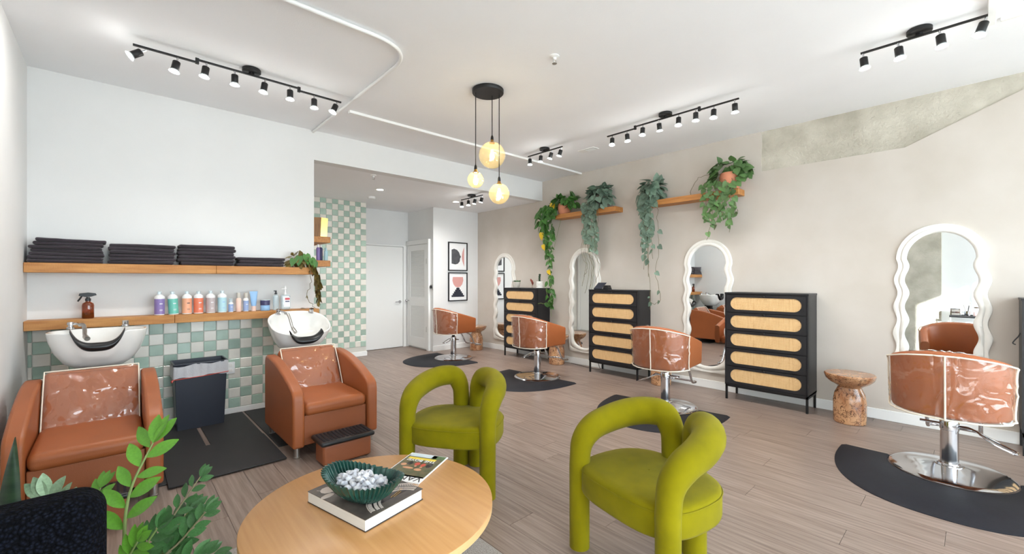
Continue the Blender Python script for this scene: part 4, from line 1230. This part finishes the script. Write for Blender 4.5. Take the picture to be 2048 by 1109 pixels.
def trailing(name, label, loc, pot, clump, nclump, vines, kind, lsize, stem='stem_brown', extra=None):
    t = thing(name, label, 'plant', loc)
    if pot:
        r, h_, m_ = pot
        MB().lathe([(r * .7, 0), (r * .92, h_ * .2), (r * 1.02, h_ * .5), (r, h_ * .8), (r * .9, h_), (r * .82, h_), (r * .8, h_ * .85), (0, h_ * .82)], 28).build('pot', m_, t)
        ph = h_
    else: ph = .1
    for q in range(nclump):
        a = random.uniform(0, 2 * PI); e = random.uniform(-.35, 1.0)
        dv = Vector((math.cos(a) * math.cos(e), math.sin(a) * math.cos(e), math.sin(e)))
        if loc[0] + dv.x * clump[0] > XR - .05: dv.x = -abs(dv.x) * .4
        if pot and pot[2] == 'terracotta' and dv.x < -.55 and abs(dv.y) < .55 and dv.z < .35: continue
        p = Vector((dv.x * clump[0], dv.y * clump[1], ph * .9 + dv.z * clump[2]))
        d = Vector((dv.x * .5, dv.y * .6, -.75 + dv.z * .9)) + rv(.35)
        put_leaf(t, kind, p, d, dv + Vector((-.4, 0, .5)) + rv(.25), lsize * random.uniform(.75, 1.25))
    st = None
    for pts, n_, s0, s1 in vines:
        pa = [Vector((0, 0, ph * .95))] + [Vector(p) - Vector(loc) for p in pts]
        path = spline(pa, 6)
        for p in path[4:]: p += rv(.006)
        MB().tube(path, .0028, 5).build('vine', stem, t)
        # arc-length placement
        for q in range(n_):
            f = (q + random.uniform(.2, .8)) / n_
            i = min(len(path) - 2, int(6 + f * (len(path) - 8)))
            sz = (s0 + (s1 - s0) * f) * random.uniform(.8, 1.2)
            side = random.choice((-1, 1))
            d = Vector((random.uniform(-.25, .05), side * random.uniform(.3, .9), -random.uniform(.45, 1)))
            put_leaf(t, kind, path[i] + rv(.004), d, Vector((-1, random.gauss(0, .35), .35 + random.gauss(0, .25))), sz)
    if extra:
        for k_, p, d, nn, sz in extra: put_leaf(t, k_, Vector(p) - Vector(loc), d, nn, sz)
    return t
V = lambda y, zs, x=5.19, j=.02: [(x + random.uniform(-.02, .01), y + random.uniform(-j, j), z) for z in zs]
X0 = 5.19
trailing('trailing_ivy', 'long green trailing plant with yellow leaves in a terracotta pot', (5.31, 4.50, 2.401), (.105, .17, 'terracotta'), (.14, .2, .14), 70,
         [([(5.2, 4.66, 2.52), (X0, 4.76, 2.3), (X0, 4.74, 1.9), (X0, 4.68, 1.4), (X0, 4.67, .74)], 46, .1, .075), ([(5.2, 4.72, 2.5), (X0, 4.82, 2.3), (X0, 4.76, 1.9), (X0, 4.70, 1.5), (X0, 4.64, 1.05), (X0, 4.66, .86)], 40, .11, .07),
          ([(5.2, 4.76, 2.5), (X0, 4.88, 2.3), (X0, 4.8, 1.95), (X0, 4.75, 1.65)], 26, .12, .08), ([(5.2, 4.62, 2.5), (X0, 4.66, 2.3), (X0, 4.66, 1.95), (X0, 4.68, 1.55)], 24, .11, .08),
          ([(5.18, 4.8, 2.55), (5.17, 4.95, 2.4), (5.17, 4.93, 2.1)], 16, .13, .1), ([(5.2, 4.7, 2.55), (5.17, 4.84, 2.35), (5.17, 4.82, 2.0)], 18, .13, .1), ([(5.2, 4.28, 2.55), (5.2, 4.2, 2.45)], 8, .09, .07),
          ([(X0, 4.78, 1.3), (X0, 4.7, 1.0), (5.0, 4.78, .96)], 8, .09, .08)], 'pothos', .12, 'stem_green',
         [('yellow', (5.19, 4.64, 2.58), (0, .25, -1), (-1, 0, .2), .15), ('yellow', (5.16, 4.86, 2.12), (0, .1, -1), (-1, 0, .2), .13), ('yellow', (5.16, 4.83, 1.92), (0, -.3, -1), (-1, 0, .2), .1), ('yellow', (5.16, 4.72, 1.5), (0, -.6, -1), (-1, 0, .2), .09)])
trailing('satin_plant', 'silver-green trailing plant at the right end of the farther shelf', (5.30, 3.80, 2.401), (.08, .14, 'pot_dark'), (.13, .17, .24), 110,
         [([(5.2, y + .02, 2.5), (X0, y + .02, 2.3), (X0, y, 2.0), (X0, y - .02, z)], n_, .095, .07) for y, z, n_ in ((3.88, 1.72, 24), (3.96, 1.9, 22), (3.82, 1.66, 22), (3.92, 2.05, 20), (3.78, 1.95, 16), (4.0, 2.1, 14))] +
         [([(5.2, y, 2.4), (X0, y, 2.1), (X0 - .01, y + .04, 1.8), (X0, y - .03, 1.55), (X0, y + .03, z)], 0, .05, .05) for y, z in ((4.02, 1.25), (3.95, 1.15), (3.85, 1.2), (3.9, 1.05), (3.76, 1.3), (3.98, 1.4), (3.88, 1.1))], 'silver', .105)
trailing('satin_plant', 'silver-green trailing plant at the left end of the nearer shelf', (5.30, 2.96, 2.401), (.085, .13, 'pot_dark'), (.12, .12, .19), 60,
         [([(5.2, y + .02, 2.5), (X0, y + .01, 2.3), (X0, y, 2.0), (X0, y - .01, z)], n_, .11, .075) for y, z, n_ in ((3.02, 1.5, 20), (2.96, 1.38, 18), (2.9, 1.62, 16), (3.05, 1.75, 14), (2.98, 2.0, 18), (2.93, 2.05, 14))] +
         [([(5.2, 2.84, 2.4), (X0, 2.82, 2.1), (X0, 2.79, 1.75), (X0, 2.84, 1.45), (X0, 2.78, 1.12), (X0, 2.86, 1.03), (X0, 2.93, 1.06)], 7, .085, .06), ([(5.2, 2.98, 2.3), (X0, 2.96, 1.8), (X0, 2.93, 1.3), (X0, 2.92, .95)], 3, .06, .03)], 'silver', .12)
trailing('heartleaf_plant', 'green heart-leaved plant in the big terracotta pot', (5.305, 1.96, 2.401), (.115, .2, 'terracotta'), (.13, .2, .2), 95,
         [([(5.2, y, 2.5), (X0, y + .01, 2.3), (X0, y, 2.1), (X0, y + dy, z)], n_, .085, .06) for y, dy, z, n_ in ((2.12, .06, 1.82, 12), (2.06, .03, 1.95, 11), (2.18, .01, 2.05, 10), (1.95, -.02, 1.9, 11), (1.9, .03, 2.0, 9), (2.22, .0, 2.2, 8), (1.86, -.02, 2.15, 6), (2.0, .02, 2.15, 9))] +
         [([(5.3, 2.3, 2.62), (5.33, 2.42, 2.5), (5.36, 2.46, 2.42)], 0, .05, .05)], 'heart', .095)
trailing('drooping_ivy', 'wilting trailing plant at the end of the upper towel shelf', (1.46, 4.99, 1.482), (.05, .085, 'leaf_dry'), (.08, .07, .07), 34,
         [([(1.56, 4.9, 1.52), (1.61, 4.88, 1.4), (1.63, 4.88, 1.25), (1.62, 4.88, z)], n_, .1, .08) for z, n_ in ((1.06, 34), (1.1, 30), (1.16, 26))] + [([(1.52, 4.88, 1.5), (1.55, 4.87, 1.32), (1.5, 4.87, 1.16), (1.58, 4.87, 1.05)], 2, .05, .04)], 'dry', .08,
         'stem_brown', [('pothos', (1.44, 4.9, 1.6), (-.2, -.2, -1), (-.3, -1, .3), .11), ('pothos', (1.5, 4.89, 1.62), (.2, -.2, -1), (.1, -1, .4), .12), ('pothos', (1.55, 4.88, 1.58), (.3, -.2, -1), (.2, -1, .4), .12), ('pothos', (1.38, 4.9, 1.57), (-.3, -.2, -1), (-.2, -1, .4), .09), ('pothos', (1.58, 4.88, 1.55), (.1, -.1, -1), (.2, -1, .4), .11)])
# fallen leaf on the ledge
o = put_leaf(None, 'dry', Vector((1.46, 4.95, 1.036)), (1, .2, .02), (0, -.2, 1), .07); o.name = 'fallen_leaf'
tag(o, 'dry fallen leaf lying on the lower wooden ledge', 'leaf')

# ------------------------------------------------------------------ small things on the dressers
t = thing('potted_succulent', 'low succulent in a grey pot on the far dresser', 'plant', (5.24, 5.56, 1.2055))
MB().lathe([(.055, 0), (.06, .01), (.075, .105), (.068, .105), (.062, .09), (0, .088)], 24).build('pot', 'pot_grey', t)
for q in range(26):
    a, r = random.uniform(0, 6.28), random.uniform(.0, .06)
    put_leaf(t, 'zz', (r * math.cos(a), r * math.sin(a), .088), Vector((math.cos(a) * .7, math.sin(a) * .7, 1)) + rv(.2), rv(1), .05)
t = thing('ribbed_pot_plant', 'white ribbed pot with red leaf and dark stem', 'plant', (5.22, 4.965, 1.2055))
MB().lathe([(.05, 0)] + [(.056 + .006 * math.cos(q * PI), .008 + q * .0125) for q in range(9)] + [(.05, .115), (.045, .1), (0, .098)], 24).build('pot', 'pot_white', t)
MB().tube(spline([(0, 0, .1), (.0, .005, .17), (.0, -.004, .24)], 6), [.012 + .004 * (q % 3) for q in range(13)], 8).build('stem', 'leaf_snake', t)
for q in range(12):
    put_leaf(t, 'zz', (0, 0, .13 + q * .008), Vector((random.gauss(0, 1), random.gauss(0, 1), .5)), (0, 0, 1), .035)
t = thing('dried_flower', 'dark red dried leaf standing beside the ribbed pot', 'plant', (5.2, 5.12, 1.2055))
MB().tube([(0, 0, 0), (0, .005, .09)], .003, 6).build('stem', 'stem_brown', t)
mat('leaf_red', (138, 66, 52), 0.6, rnd=.2)
LM['red'] = leaf_mesh('leaf', 'leaf_red', .5, False)
for q in range(7): put_leaf(t, 'red', (0, .003, .04 + q * .012), Vector((random.gauss(0, .4), random.gauss(0, .8), .8)), (-1, 0, .3), .06)
t = thing('tablet_stand', 'dark slanted stand and case on the middle dresser', 'stand', (5.17, 3.66, 1.2055))
MB().prism([(-.12, 0), (.12, 0), (.12, .012), (-.12, .012)], -.05, .05, 0).build('base', 'black_plastic', t)
MB().add([(-.06, .12, .012), (-.06, -.02, .012), (.02, -.05, .1), (.02, .09, .1), (-.052, .12, .012), (-.052, -.02, .012), (.028, -.05, .1), (.028, .09, .1)],
         [(0, 1, 2, 3), (7, 6, 5, 4), (0, 4, 5, 1), (1, 5, 6, 2), (2, 6, 7, 3), (3, 7, 4, 0)]).build('screen_case', 'bin_plastic', t)
MB().prism([(-.12, .012), (-.02, .012), (-.035, .062), (-.1, .062)], -.03, .05, 0).build('case', 'black_plastic', t, bevel=.004)
# cords hanging behind the middle dresser
o = MB().tube(spline([(5.38, 3.98, .55), (5.36, 3.92, .4), (5.34, 3.9, .2), (5.33, 3.84, .05), (5.3, 3.8, .012), (5.28, 3.9, .008), (5.3, 4.1, .008), (5.36, 4.4, .008)], 8), .004, 6).build('power_cord', 'black_plastic')
tag(o, 'thin dark cord by the wall left of the middle dresser', 'cord')

# ------------------------------------------------------------------ framed prints and wall control
def framed(zc, label):
    t = thing('framed_print', label, 'picture', (4.92, YP - .001, zc))
    W, Hh, b = .455, .56, .02
    f = MB()
    f.span((-W / 2, -.025, -Hh / 2), (W / 2, 0, -Hh / 2 + b)).span((-W / 2, -.025, Hh / 2 - b), (W / 2, 0, Hh / 2)).span((-W / 2, -.025, -Hh / 2 + b), (-W / 2 + b, 0, Hh / 2 - b)).span((W / 2 - b, -.025, -Hh / 2 + b), (W / 2, 0, Hh / 2 - b))
    f.build('frame', 'black_wood', t)
    MB().span((-W / 2 + b, -.012, -Hh / 2 + b), (W / 2 - b, -.004, Hh / 2 - b)).build('paper', 'paper_white', t, smooth=False)
    return t
def shape(t, poly, m_, d=.0135, name='printed_shape'):
    MB().prism(poly, -d, -.0118, 1).build(name, m_, t, smooth=False)
t = framed(1.80, 'upper framed print with a grey boulder shape and pink sliver')
shape(t, [(-.15, .13), (-.09, .15), (-.02, .13), (.03, .08), (.05, .03), (.075, 0), (.05, -.04), (.045, -.09), (.0, -.14), (-.06, -.155), (-.15, -.14)][::-1], 'art_grey')
shape(t, [(.15 - .055 * math.sin(PI * q / 16), .19 - .38 * q / 16) for q in range(17)], 'art_pink')
t = framed(1.21, 'lower framed print with a pink bowl above a black stepped pyramid')
shape(t, [(-.12, .19), (.12, .19), (.13, .12), (.105, .05), (.06, .0), (.0, -.015), (-.06, .0), (-.105, .05), (-.13, .12)][::-1], 'art_pink')
pyr = [(-.15, -.2)]
for q in range(5): pyr += [(-.15 + q * .03, -.2 + .035 * q + .035 * (1 if q else .6)), (-.15 + (q + 1) * .03, -.2 + .035 * q + .035 * (1 if q else .6))]
pyr = [(-.15, -.2)]; z = -.2
for q in range(5): z += .036; pyr += [(-.15 + q * .028, z), (-.15 + (q + 1) * .028, z)]
pyr += [(-.0, -.0 - .0 + z + .012)]
pyr = pyr + [(-x, zz) for x, zz in pyr[::-1][1:]]
shape(t, pyr[::-1], 'art_black')
t = thing('wall_thermostat', 'small dark round thermostat at the closet corner', 'thermostat', (XC - .001, 6.945, 1.21))
MB().box((-.006, 0, 0), (.012, .07, .11)).build('back_plate', 'steel', t, bevel=.004)
MB().tube([(-.01, 0, 0), (-.03, 0, 0)], .032, 24).build('dial', 'black_plastic', t)

# ------------------------------------------------------------------ ceiling fixtures
def track_light(label, c, axis, half, heads, zc, jogs=None, tilts=None, energy=9.0):
    """axis 'x' or 'y'; c = canopy xy; heads = offsets along the rail"""
    t = thing('track_light', label, 'track light', (c[0], c[1], zc), 0 if axis == 'x' else PI / 2)
    MB().lathe([(.062, 0), (.066, -.004), (.066, -.026), (.06, -.03), (0, -.03)][::-1], 32).build('canopy', 'black_metal', t)
    zl, zh = -.068, -.048
    J = jogs or []
    if J:
        MB().span((-J[0], -.008, zh - .006), (J[0], .008, zh + .006)).build('rail', 'black_metal', t)
        for s in (-1, 1):
            MB().span((s * (J[0] - .01), -.008, zl - .006), (s * half, .008, zl + .006)).build('rail', 'black_metal', t)
            MB().box((s * (J[0] - .005), 0, (zl + zh) / 2), (.022, .02, .042)).build('hinge', 'black_metal', t)
    else:
        MB().span((-half, -.008, zh - .006), (half, .008, zh + .006)).build('rail', 'black_metal', t)
    MB().cyl((0, 0, -.025), (0, 0, zh), .02, 12).build('stem', 'black_metal', t)
    hm = MB().lathe([(.021, 0), (.024, -.004), (.024, -.066), (.022, -.07)][::-1], 20).mesh('lamp_housing', 'black_metal')
    bm = MB().lathe([(.0, -.078), (.024, -.08), (.025, -.076), (.02, -.066)], 20).mesh('bulb', 'bulb_glow')
    nm = MB().cyl((0, 0, 0), (0, 0, .03), .006, 10).mesh('swivel', 'chrome')
    cm = MB().lathe([(.033, -.082), (.034, -.08), (.022, -.06)], 20, caps=False).mesh('bulb_rim', 'clear_bottle')
    for i, hx in enumerate(heads):
        z = (zl if (J and abs(hx) > J[0]) else zh) - .036
        tl = tilts[i] if tilts else (0, 0)
        hd = link('lamp_head', hm, t, (hx, 0, z), (tl[0], tl[1], 0))
        link('bulb', bm, hd); link('swivel', nm, hd); link('bulb_rim', cm, hd)
        area_light(hd, 'SPOT', (0, 0, -.086), energy, size=.025, spot=2.3, blend=.9)
        area_light(hd, 'POINT', (0, 0, -.1), 0.45, size=.02)
    return t
track_light('long eight-spot black track light over the shampoo chairs', (.80, 3.95), 'x', .715, [-.67, -.475, -.30, -.115, .095, .285, .48, .67], ZC, (.36,), [(0, .9), (0, .2), (0, .15), (0, .0), (0, .15), (0, .0), (0, .0), (0, .4)])
track_light('long eight-spot black track light along the cream wall', (4.10, 2.14), 'y', .70, [-.665, -.48, -.31, -.14, .07, .255, .445, .635], ZC, (.35,), [(-.1, 0), (.1, 0), (0, 0), (.1, 0), (-.2, 0), (.1, 0), (0, .1), (.2, .1)], energy=13.0)
track_light('small four-spot black track light in the middle of the ceiling', (4.05, 3.765), 'y', .30, [-.275, -.12, .065, .265], ZC, None, [(.1, -.3), (.1, -.3), (0, -.1), (0, 0)], energy=24.0)
track_light('four-spot black track light at the upper right corner', (3.98, .258), 'y', .31, [-.295, -.1, .105, .294], ZC, None, [(.1, -.3), (0, .1), (0, .1), (0, .1)])
track_light('small four-spot black track light inside the alcove', (4.18, 5.475), 'y', .28, [-.265, -.09, .085, .265], ZA, None, [(.1, -.3), (.1, -.2), (.1, .1), (0, 0)], energy=15.0)

# pendant cluster
PX, PY = 2.435, 2.951
t = thing('pendant_cluster', 'three amber glass globe pendants on a round black canopy', 'pendant lamp', (PX, PY, ZC))
MB().lathe([(.135, 0), (.14, -.004), (.14, -.03), (.136, -.035), (0, -.035)][::-1], 48).build('canopy', 'black_metal', t)
sa, ca = math.sin(YAW), math.cos(YAW)
for (r_, f_, z, rad) in ((.035, .045, 2.472, .119), (-.108, -.02, 2.236, .0725), (.10, .0, 2.116, .092)):
    # offsets across and along the canopy
    ox, oy = r_ * sa + f_ * ca, -r_ * ca + f_ * sa
    g = MB().tube([(ox, oy, -.03), (ox, oy, z - ZC + rad + .04)], .004, 8).build('cord', 'black_metal', t)
    MB().lathe([(.006, .06), (.012, .045), (.014, .02)][::-1], 14, (ox, oy, z - ZC + rad)).build('grip', 'black_metal', g)
    sh = MB().lathe([(max(.001, rad * math.sin(a)) * (1 + .01 * math.sin(5 * a)), -rad * math.cos(a)) for a in [PI * q / 26 for q in range(25)]], 40, (ox, oy, z - ZC)).build('globe', 'amber_glass', t, ang=180)
    MB().lathe([(.024, -.012), (.022, -.004), (.016, .006), (.012, .02)], 20, (ox, oy, z - ZC + rad)).build('socket_cap', 'brass', sh)
    bl = MB().lathe([(0, -.055), (.014, -.05), (.022, -.03), (.02, -.01), (.012, .02), (.011, .035)], 16, (ox, oy, z - ZC + .1 * rad)).build('bulb', 'pendant_glow', sh)
    area_light(sh, 'POINT', (ox, oy, z - ZC + .05), 2.0, (1, .88, .68), .02)

# curtain rail on the ceiling, round the shampoo area
o = MB().tube(fillet([(1.638, 5.09, 3.025), (1.61, 2.79, 3.025), (.4, 2.80, 3.025), (XL, 2.81, 3.025)], .33, 16), .014, 10).build('curtain_rail', 'trim_white')
tag(o, 'white curved curtain rail on the ceiling over the shampoo area', 'rail')
o = MB().span((1.712, 4.235, 3.018), (XR, 4.275, ZC)).build('ceiling_batten', 'trim_white'); tag(o, 'straight white batten running across the ceiling to the cream wall', 'batten')
o = MB().span((3.2, -.09, 3.01), (4.2, -.05, ZC)).build('ceiling_rail', 'trim_white', bevel=.004); tag(o, 'short white ceiling rail in the upper right corner', 'rail')
o = MB().span((4.19, -1.4, 3.02), (4.215, -.11, ZC)).build('ceiling_batten', 'trim_white', bevel=.003); tag(o, 'thin white batten at the right edge of the ceiling', 'batten')
# vent
t = thing('ceiling_vent', 'white slotted air vent on the ceiling near the cream wall', 'vent', (4.515, 3.425, ZC))
MB().span((-.06, -.13, -.008), (.06, .13, 0)).build('vent_frame', 'trim_white', t, bevel=.003)
MB().span((-.042, -.11, -.0085), (.042, .02, -.0078)).build('vent_throat', 'bin_plastic', t)
for q in range(7):
    MB().box((-.036 + q * .012, -.045, -.011), (.003, .13, .008)).build('slat', 'trim_white', t)
def sprinkler(x, y, z, label):
    t = thing('fire_sprinkler', label, 'sprinkler', (x, y, z))
    MB().lathe([(.036, 0), (.036, -.006), (.014, -.014), (.012, -.03)][::-1], 24).build('escutcheon', 'trim_white', t)
    MB().tube([(.012, 0, -.025), (.014, 0, -.045), (.0, 0, -.055)], .003, 6).tube([(-.012, 0, -.025), (-.014, 0, -.045), (0, 0, -.055)], .003, 6).lathe([(.018, -.055), (.018, -.058), (0, -.058)][::-1], 16).build('deflector', 'steel', t)
sprinkler(2.437, 2.163, ZC, 'fire sprinkler head on the main ceiling')
sprinkler(2.459, 5.315, ZA, 'fire sprinkler head on the alcove ceiling')
t = thing('smoke_detector', 'round white smoke detector on the alcove ceiling', 'detector', (3.077, 6.726, ZA))
MB().lathe([(.062, 0), (.062, -.018), (.05, -.034), (.02, -.036), (0, -.036)][::-1], 28).build('housing', 'trim_white', t)
for x, y, l in ((2.93, 6.111, 'recessed ceiling downlight nearer the tiled wall'), (4.36, 6.159, 'recessed ceiling downlight nearer the framed prints')):
    t = thing('recessed_downlight', l, 'downlight', (x, y, ZA))
    MB().lathe([(.05, -.003), (.075, -.005), (.078, 0)], 32, caps=False).build('trim_ring', 'trim_white', t)
    MB().lathe([(0, -.002), (.052, -.002), (.052, -.001)], 32).build('lens', 'downlight_glow', t)
    area_light(t, 'SPOT', (0, 0, -.012), 55, (1, .98, .95), .05, spot=2.6, blend=1.0)

# ------------------------------------------------------------------ foreground plants
def frond(t, pts, n_, s0, s1, kind, stem, nrm, r=.006, spread=.8, tip=True, skip=.25):
    path = spline(pts, 10)
    MB().tube(path, [r * (1 - .6 * i / len(path)) for i in range(len(path))], 8).build('stalk', stem, t)
    N_ = Vector(nrm)
    for q in range(n_):
        f = skip + (1 - skip) * (q + .5) / n_
        i = min(len(path) - 2, int(f * (len(path) - 1)))
        tg = (path[i + 1] - path[i]).normalized()
        sd = tg.cross(N_).normalized() * (1 if q % 2 else -1)
        sz = s0 + (s1 - s0) * f
        put_leaf(t, kind, path[i] + sd * .004, tg * .75 + sd * spread + rv(.08), N_ + rv(.15), sz * random.uniform(.9, 1.1))
    if tip:
        tg = (path[-1] - path[-3]).normalized(); sd = tg.cross(N_).normalized()
        for a in (-.35, .0, .35): put_leaf(t, kind, path[-1], tg + sd * a, N_ + rv(.2), s1 * 1.05)
zb = (.035, 1.93, 0)
t = thing('zz_plant', 'leafy green potted plant with long glossy fronds by the dark armchair', 'plant', zb)
MB().lathe([(.085, 0), (.095, .01), (.115, .26), (.105, .26), (.1, .235), (0, .232)], 32).build('pot', 'pot_white', t)
MB().lathe([(.1, .236), (0, .24)][::1], 24).build('soil', 'soil', t)
C = Vector((-.55, -.7, .45))   # towards the room front and the light
def W(x, y, z): return Vector((x, y, z)) - Vector(zb)
frond(t, [W(.03, 1.93, .24), W(.02, 1.95, .45), W(.035, 1.97, .62), W(.097, 2.0, .765)], 9, .1, .095, 'bright', 'stem_green', C, .007, .9, skip=.4)
frond(t, [W(.05, 1.93, .24), W(.09, 1.95, .40), W(.16, 1.98, .50), W(.235, 2.0, .60)], 14, .07, .045, 'zz', 'stem_brown', C, .005, .8, skip=.3)
frond(t, [W(.05, 1.92, .24), W(.1, 1.92, .36), W(.17, 1.92, .42), W(.24, 1.91, .50)], 14, .075, .055, 'zz', 'stem_brown', C, .006, .7, skip=.25)
frond(t, [W(.06, 1.9, .24), W(.13, 1.88, .33), W(.19, 1.85, .38), W(.25, 1.82, .38)], 14, .07, .055, 'zz', 'stem_green', C, .006, .8, skip=.25)
frond(t, [W(.04, 1.9, .24), W(.05, 1.88, .38), W(.07, 1.85, .47), W(.1, 1.83, .53)], 12, .075, .06, 'zz', 'stem_green', C, .006, .8, skip=.2)
frond(t, [W(.03, 1.9, .24), W(.03, 1.86, .38), W(.03, 1.83, .46), W(.05, 1.8, .52)], 10, .07, .06, 'bright', 'stem_green', C, .006, .8, skip=.3)
frond(t, [W(.06, 1.94, .24), W(.12, 1.97, .36), W(.17, 2.0, .44), W(.2, 2.02, .47)], 10, .08, .07, 'zz', 'stem_green', C, .006, .8, skip=.3)
frond(t, [W(.0, 1.95, .24), W(-.07, 2.02, .42), W(-.13, 2.07, .54), W(-.17, 2.1, .62)], 12, .09, .08, 'pale', 'stem_green', C, .006, .9, skip=.35)
frond(t, [W(.01, 1.96, .24), W(-.05, 2.02, .42), W(-.07, 2.05, .54), W(-.04, 2.08, .62)], 7, .07, .055, 'bright', 'stem_green', C, .006, .45, skip=.5)
t = thing('snake_plant', 'dark upright snake plant leaf at the left edge of the picture', 'plant', (-.27, 2.12, 0))
MB().lathe([(.08, 0), (.09, .01), (.11, .24), (.1, .24), (.095, .22), (0, .218)], 28).build('pot', 'pot_dark', t)
for (bx, by, tx, ty, tz, w) in ((0, 0, .03, -.02, .84, .03), (-.04, .03, -.09, .06, .7, .03), (.03, .04, .02, .12, .62, .028), (-.03, -.04, -.06, -.05, .58, .028)):
    def fn(u, v, bx=bx, by=by, tx=tx, ty=ty, tz=tz, w=w):
        k = w * (1 - max(0, (v - .55) / .45) ** 1.8) + .0008
        a = (u - .5) * 2
        cx, cy = bx + (tx - bx) * v ** 1.5, by + (ty - by) * v ** 1.5
        return (cx + a * k * .9, cy - a * k * .35 + .012 * a * a, .2 + (tz - .2) * v)
    mb = MB().grid(fn, 6, 16)
    n = len(mb.v); mb.v += [(x, y + .004, z) for x, y, z in mb.v]; mb.f += [tuple(q + n for q in f[::-1]) for f in mb.f]
    mb.build('leaf', 'leaf_snake', t, ang=180)

# ------------------------------------------------------------------ tool trolley beside the viewer, seen only in the near mirror
t = thing('tool_trolley', 'small metal trolley with tools, seen in the nearest mirror', 'trolley', (-.22, .12, 0))
for z in (.12, .4, .68):
    MB().span((-.16, -.2, z), (.16, .2, z + .012)).span((-.16, -.2, z), (-.152, .2, z + .04)).span((.152, -.2, z), (.16, .2, z + .04)).build('tray', 'black_metal', t)
for sx in (-1, 1):
    for sy in (-1, 1):
        MB().cyl((sx * .15, sy * .19, .04), (sx * .15, sy * .19, .72), .008, 8).build('post', 'steel', t)
        MB().lathe([(.0, 0), (.02, .004), (.022, .02), (.02, .036), (.008, .04)], 12).build('castor', 'black_plastic', t, (sx * .15, sy * .19, 0))
t = thing('steel_drawer_box', 'shiny steel box reflected in the nearest mirror', 'box', (-.2, .24, .6925))
MB().rbox((0, 0, .075), (.2, .14, .15), .015, 2, 3).build('body', 'chrome', t)
MB().span((.101, -.05, .03), (.108, .05, .06)).span((.101, -.05, .09), (.108, .05, .12)).build('handle', 'steel', t)
t = thing('tool_cup', 'steel cup of combs and scissors reflected in the nearest mirror', 'cup', (-.2, .1, .6925))
MB().lathe([(.035, 0), (.04, .1), (.036, .1), (.03, .005), (0, .005)], 20).build('cup', 'chrome', t)
for a, b, c, m_ in ((.04, .05, .22, 'steel'), (-.03, .04, .24, 'white_plastic'), (.0, -.04, .26, 'steel'), (.03, -.02, .2, 'black_plastic')):
    MB().tube([(0, 0, .02), (a, b, c)], .006, 6).build('tool', m_, t)
t = thing('disinfectant_jar', 'glass jar with amber liquid reflected in the nearest mirror', 'jar', (-.2, -.02, .6925))
MB().lathe([(.05, 0), (.052, .01), (.052, .15), (.045, .155)], 24).build('jar_glass', 'clear_bottle', t)
MB().lathe([(.047, .006), (.047, .09), (0, .09)], 24).build('liquid', 'lab_orange', t)
MB().lathe([(.054, .155), (.054, .18), (0, .185)], 24).build('lid', 'chrome', t)
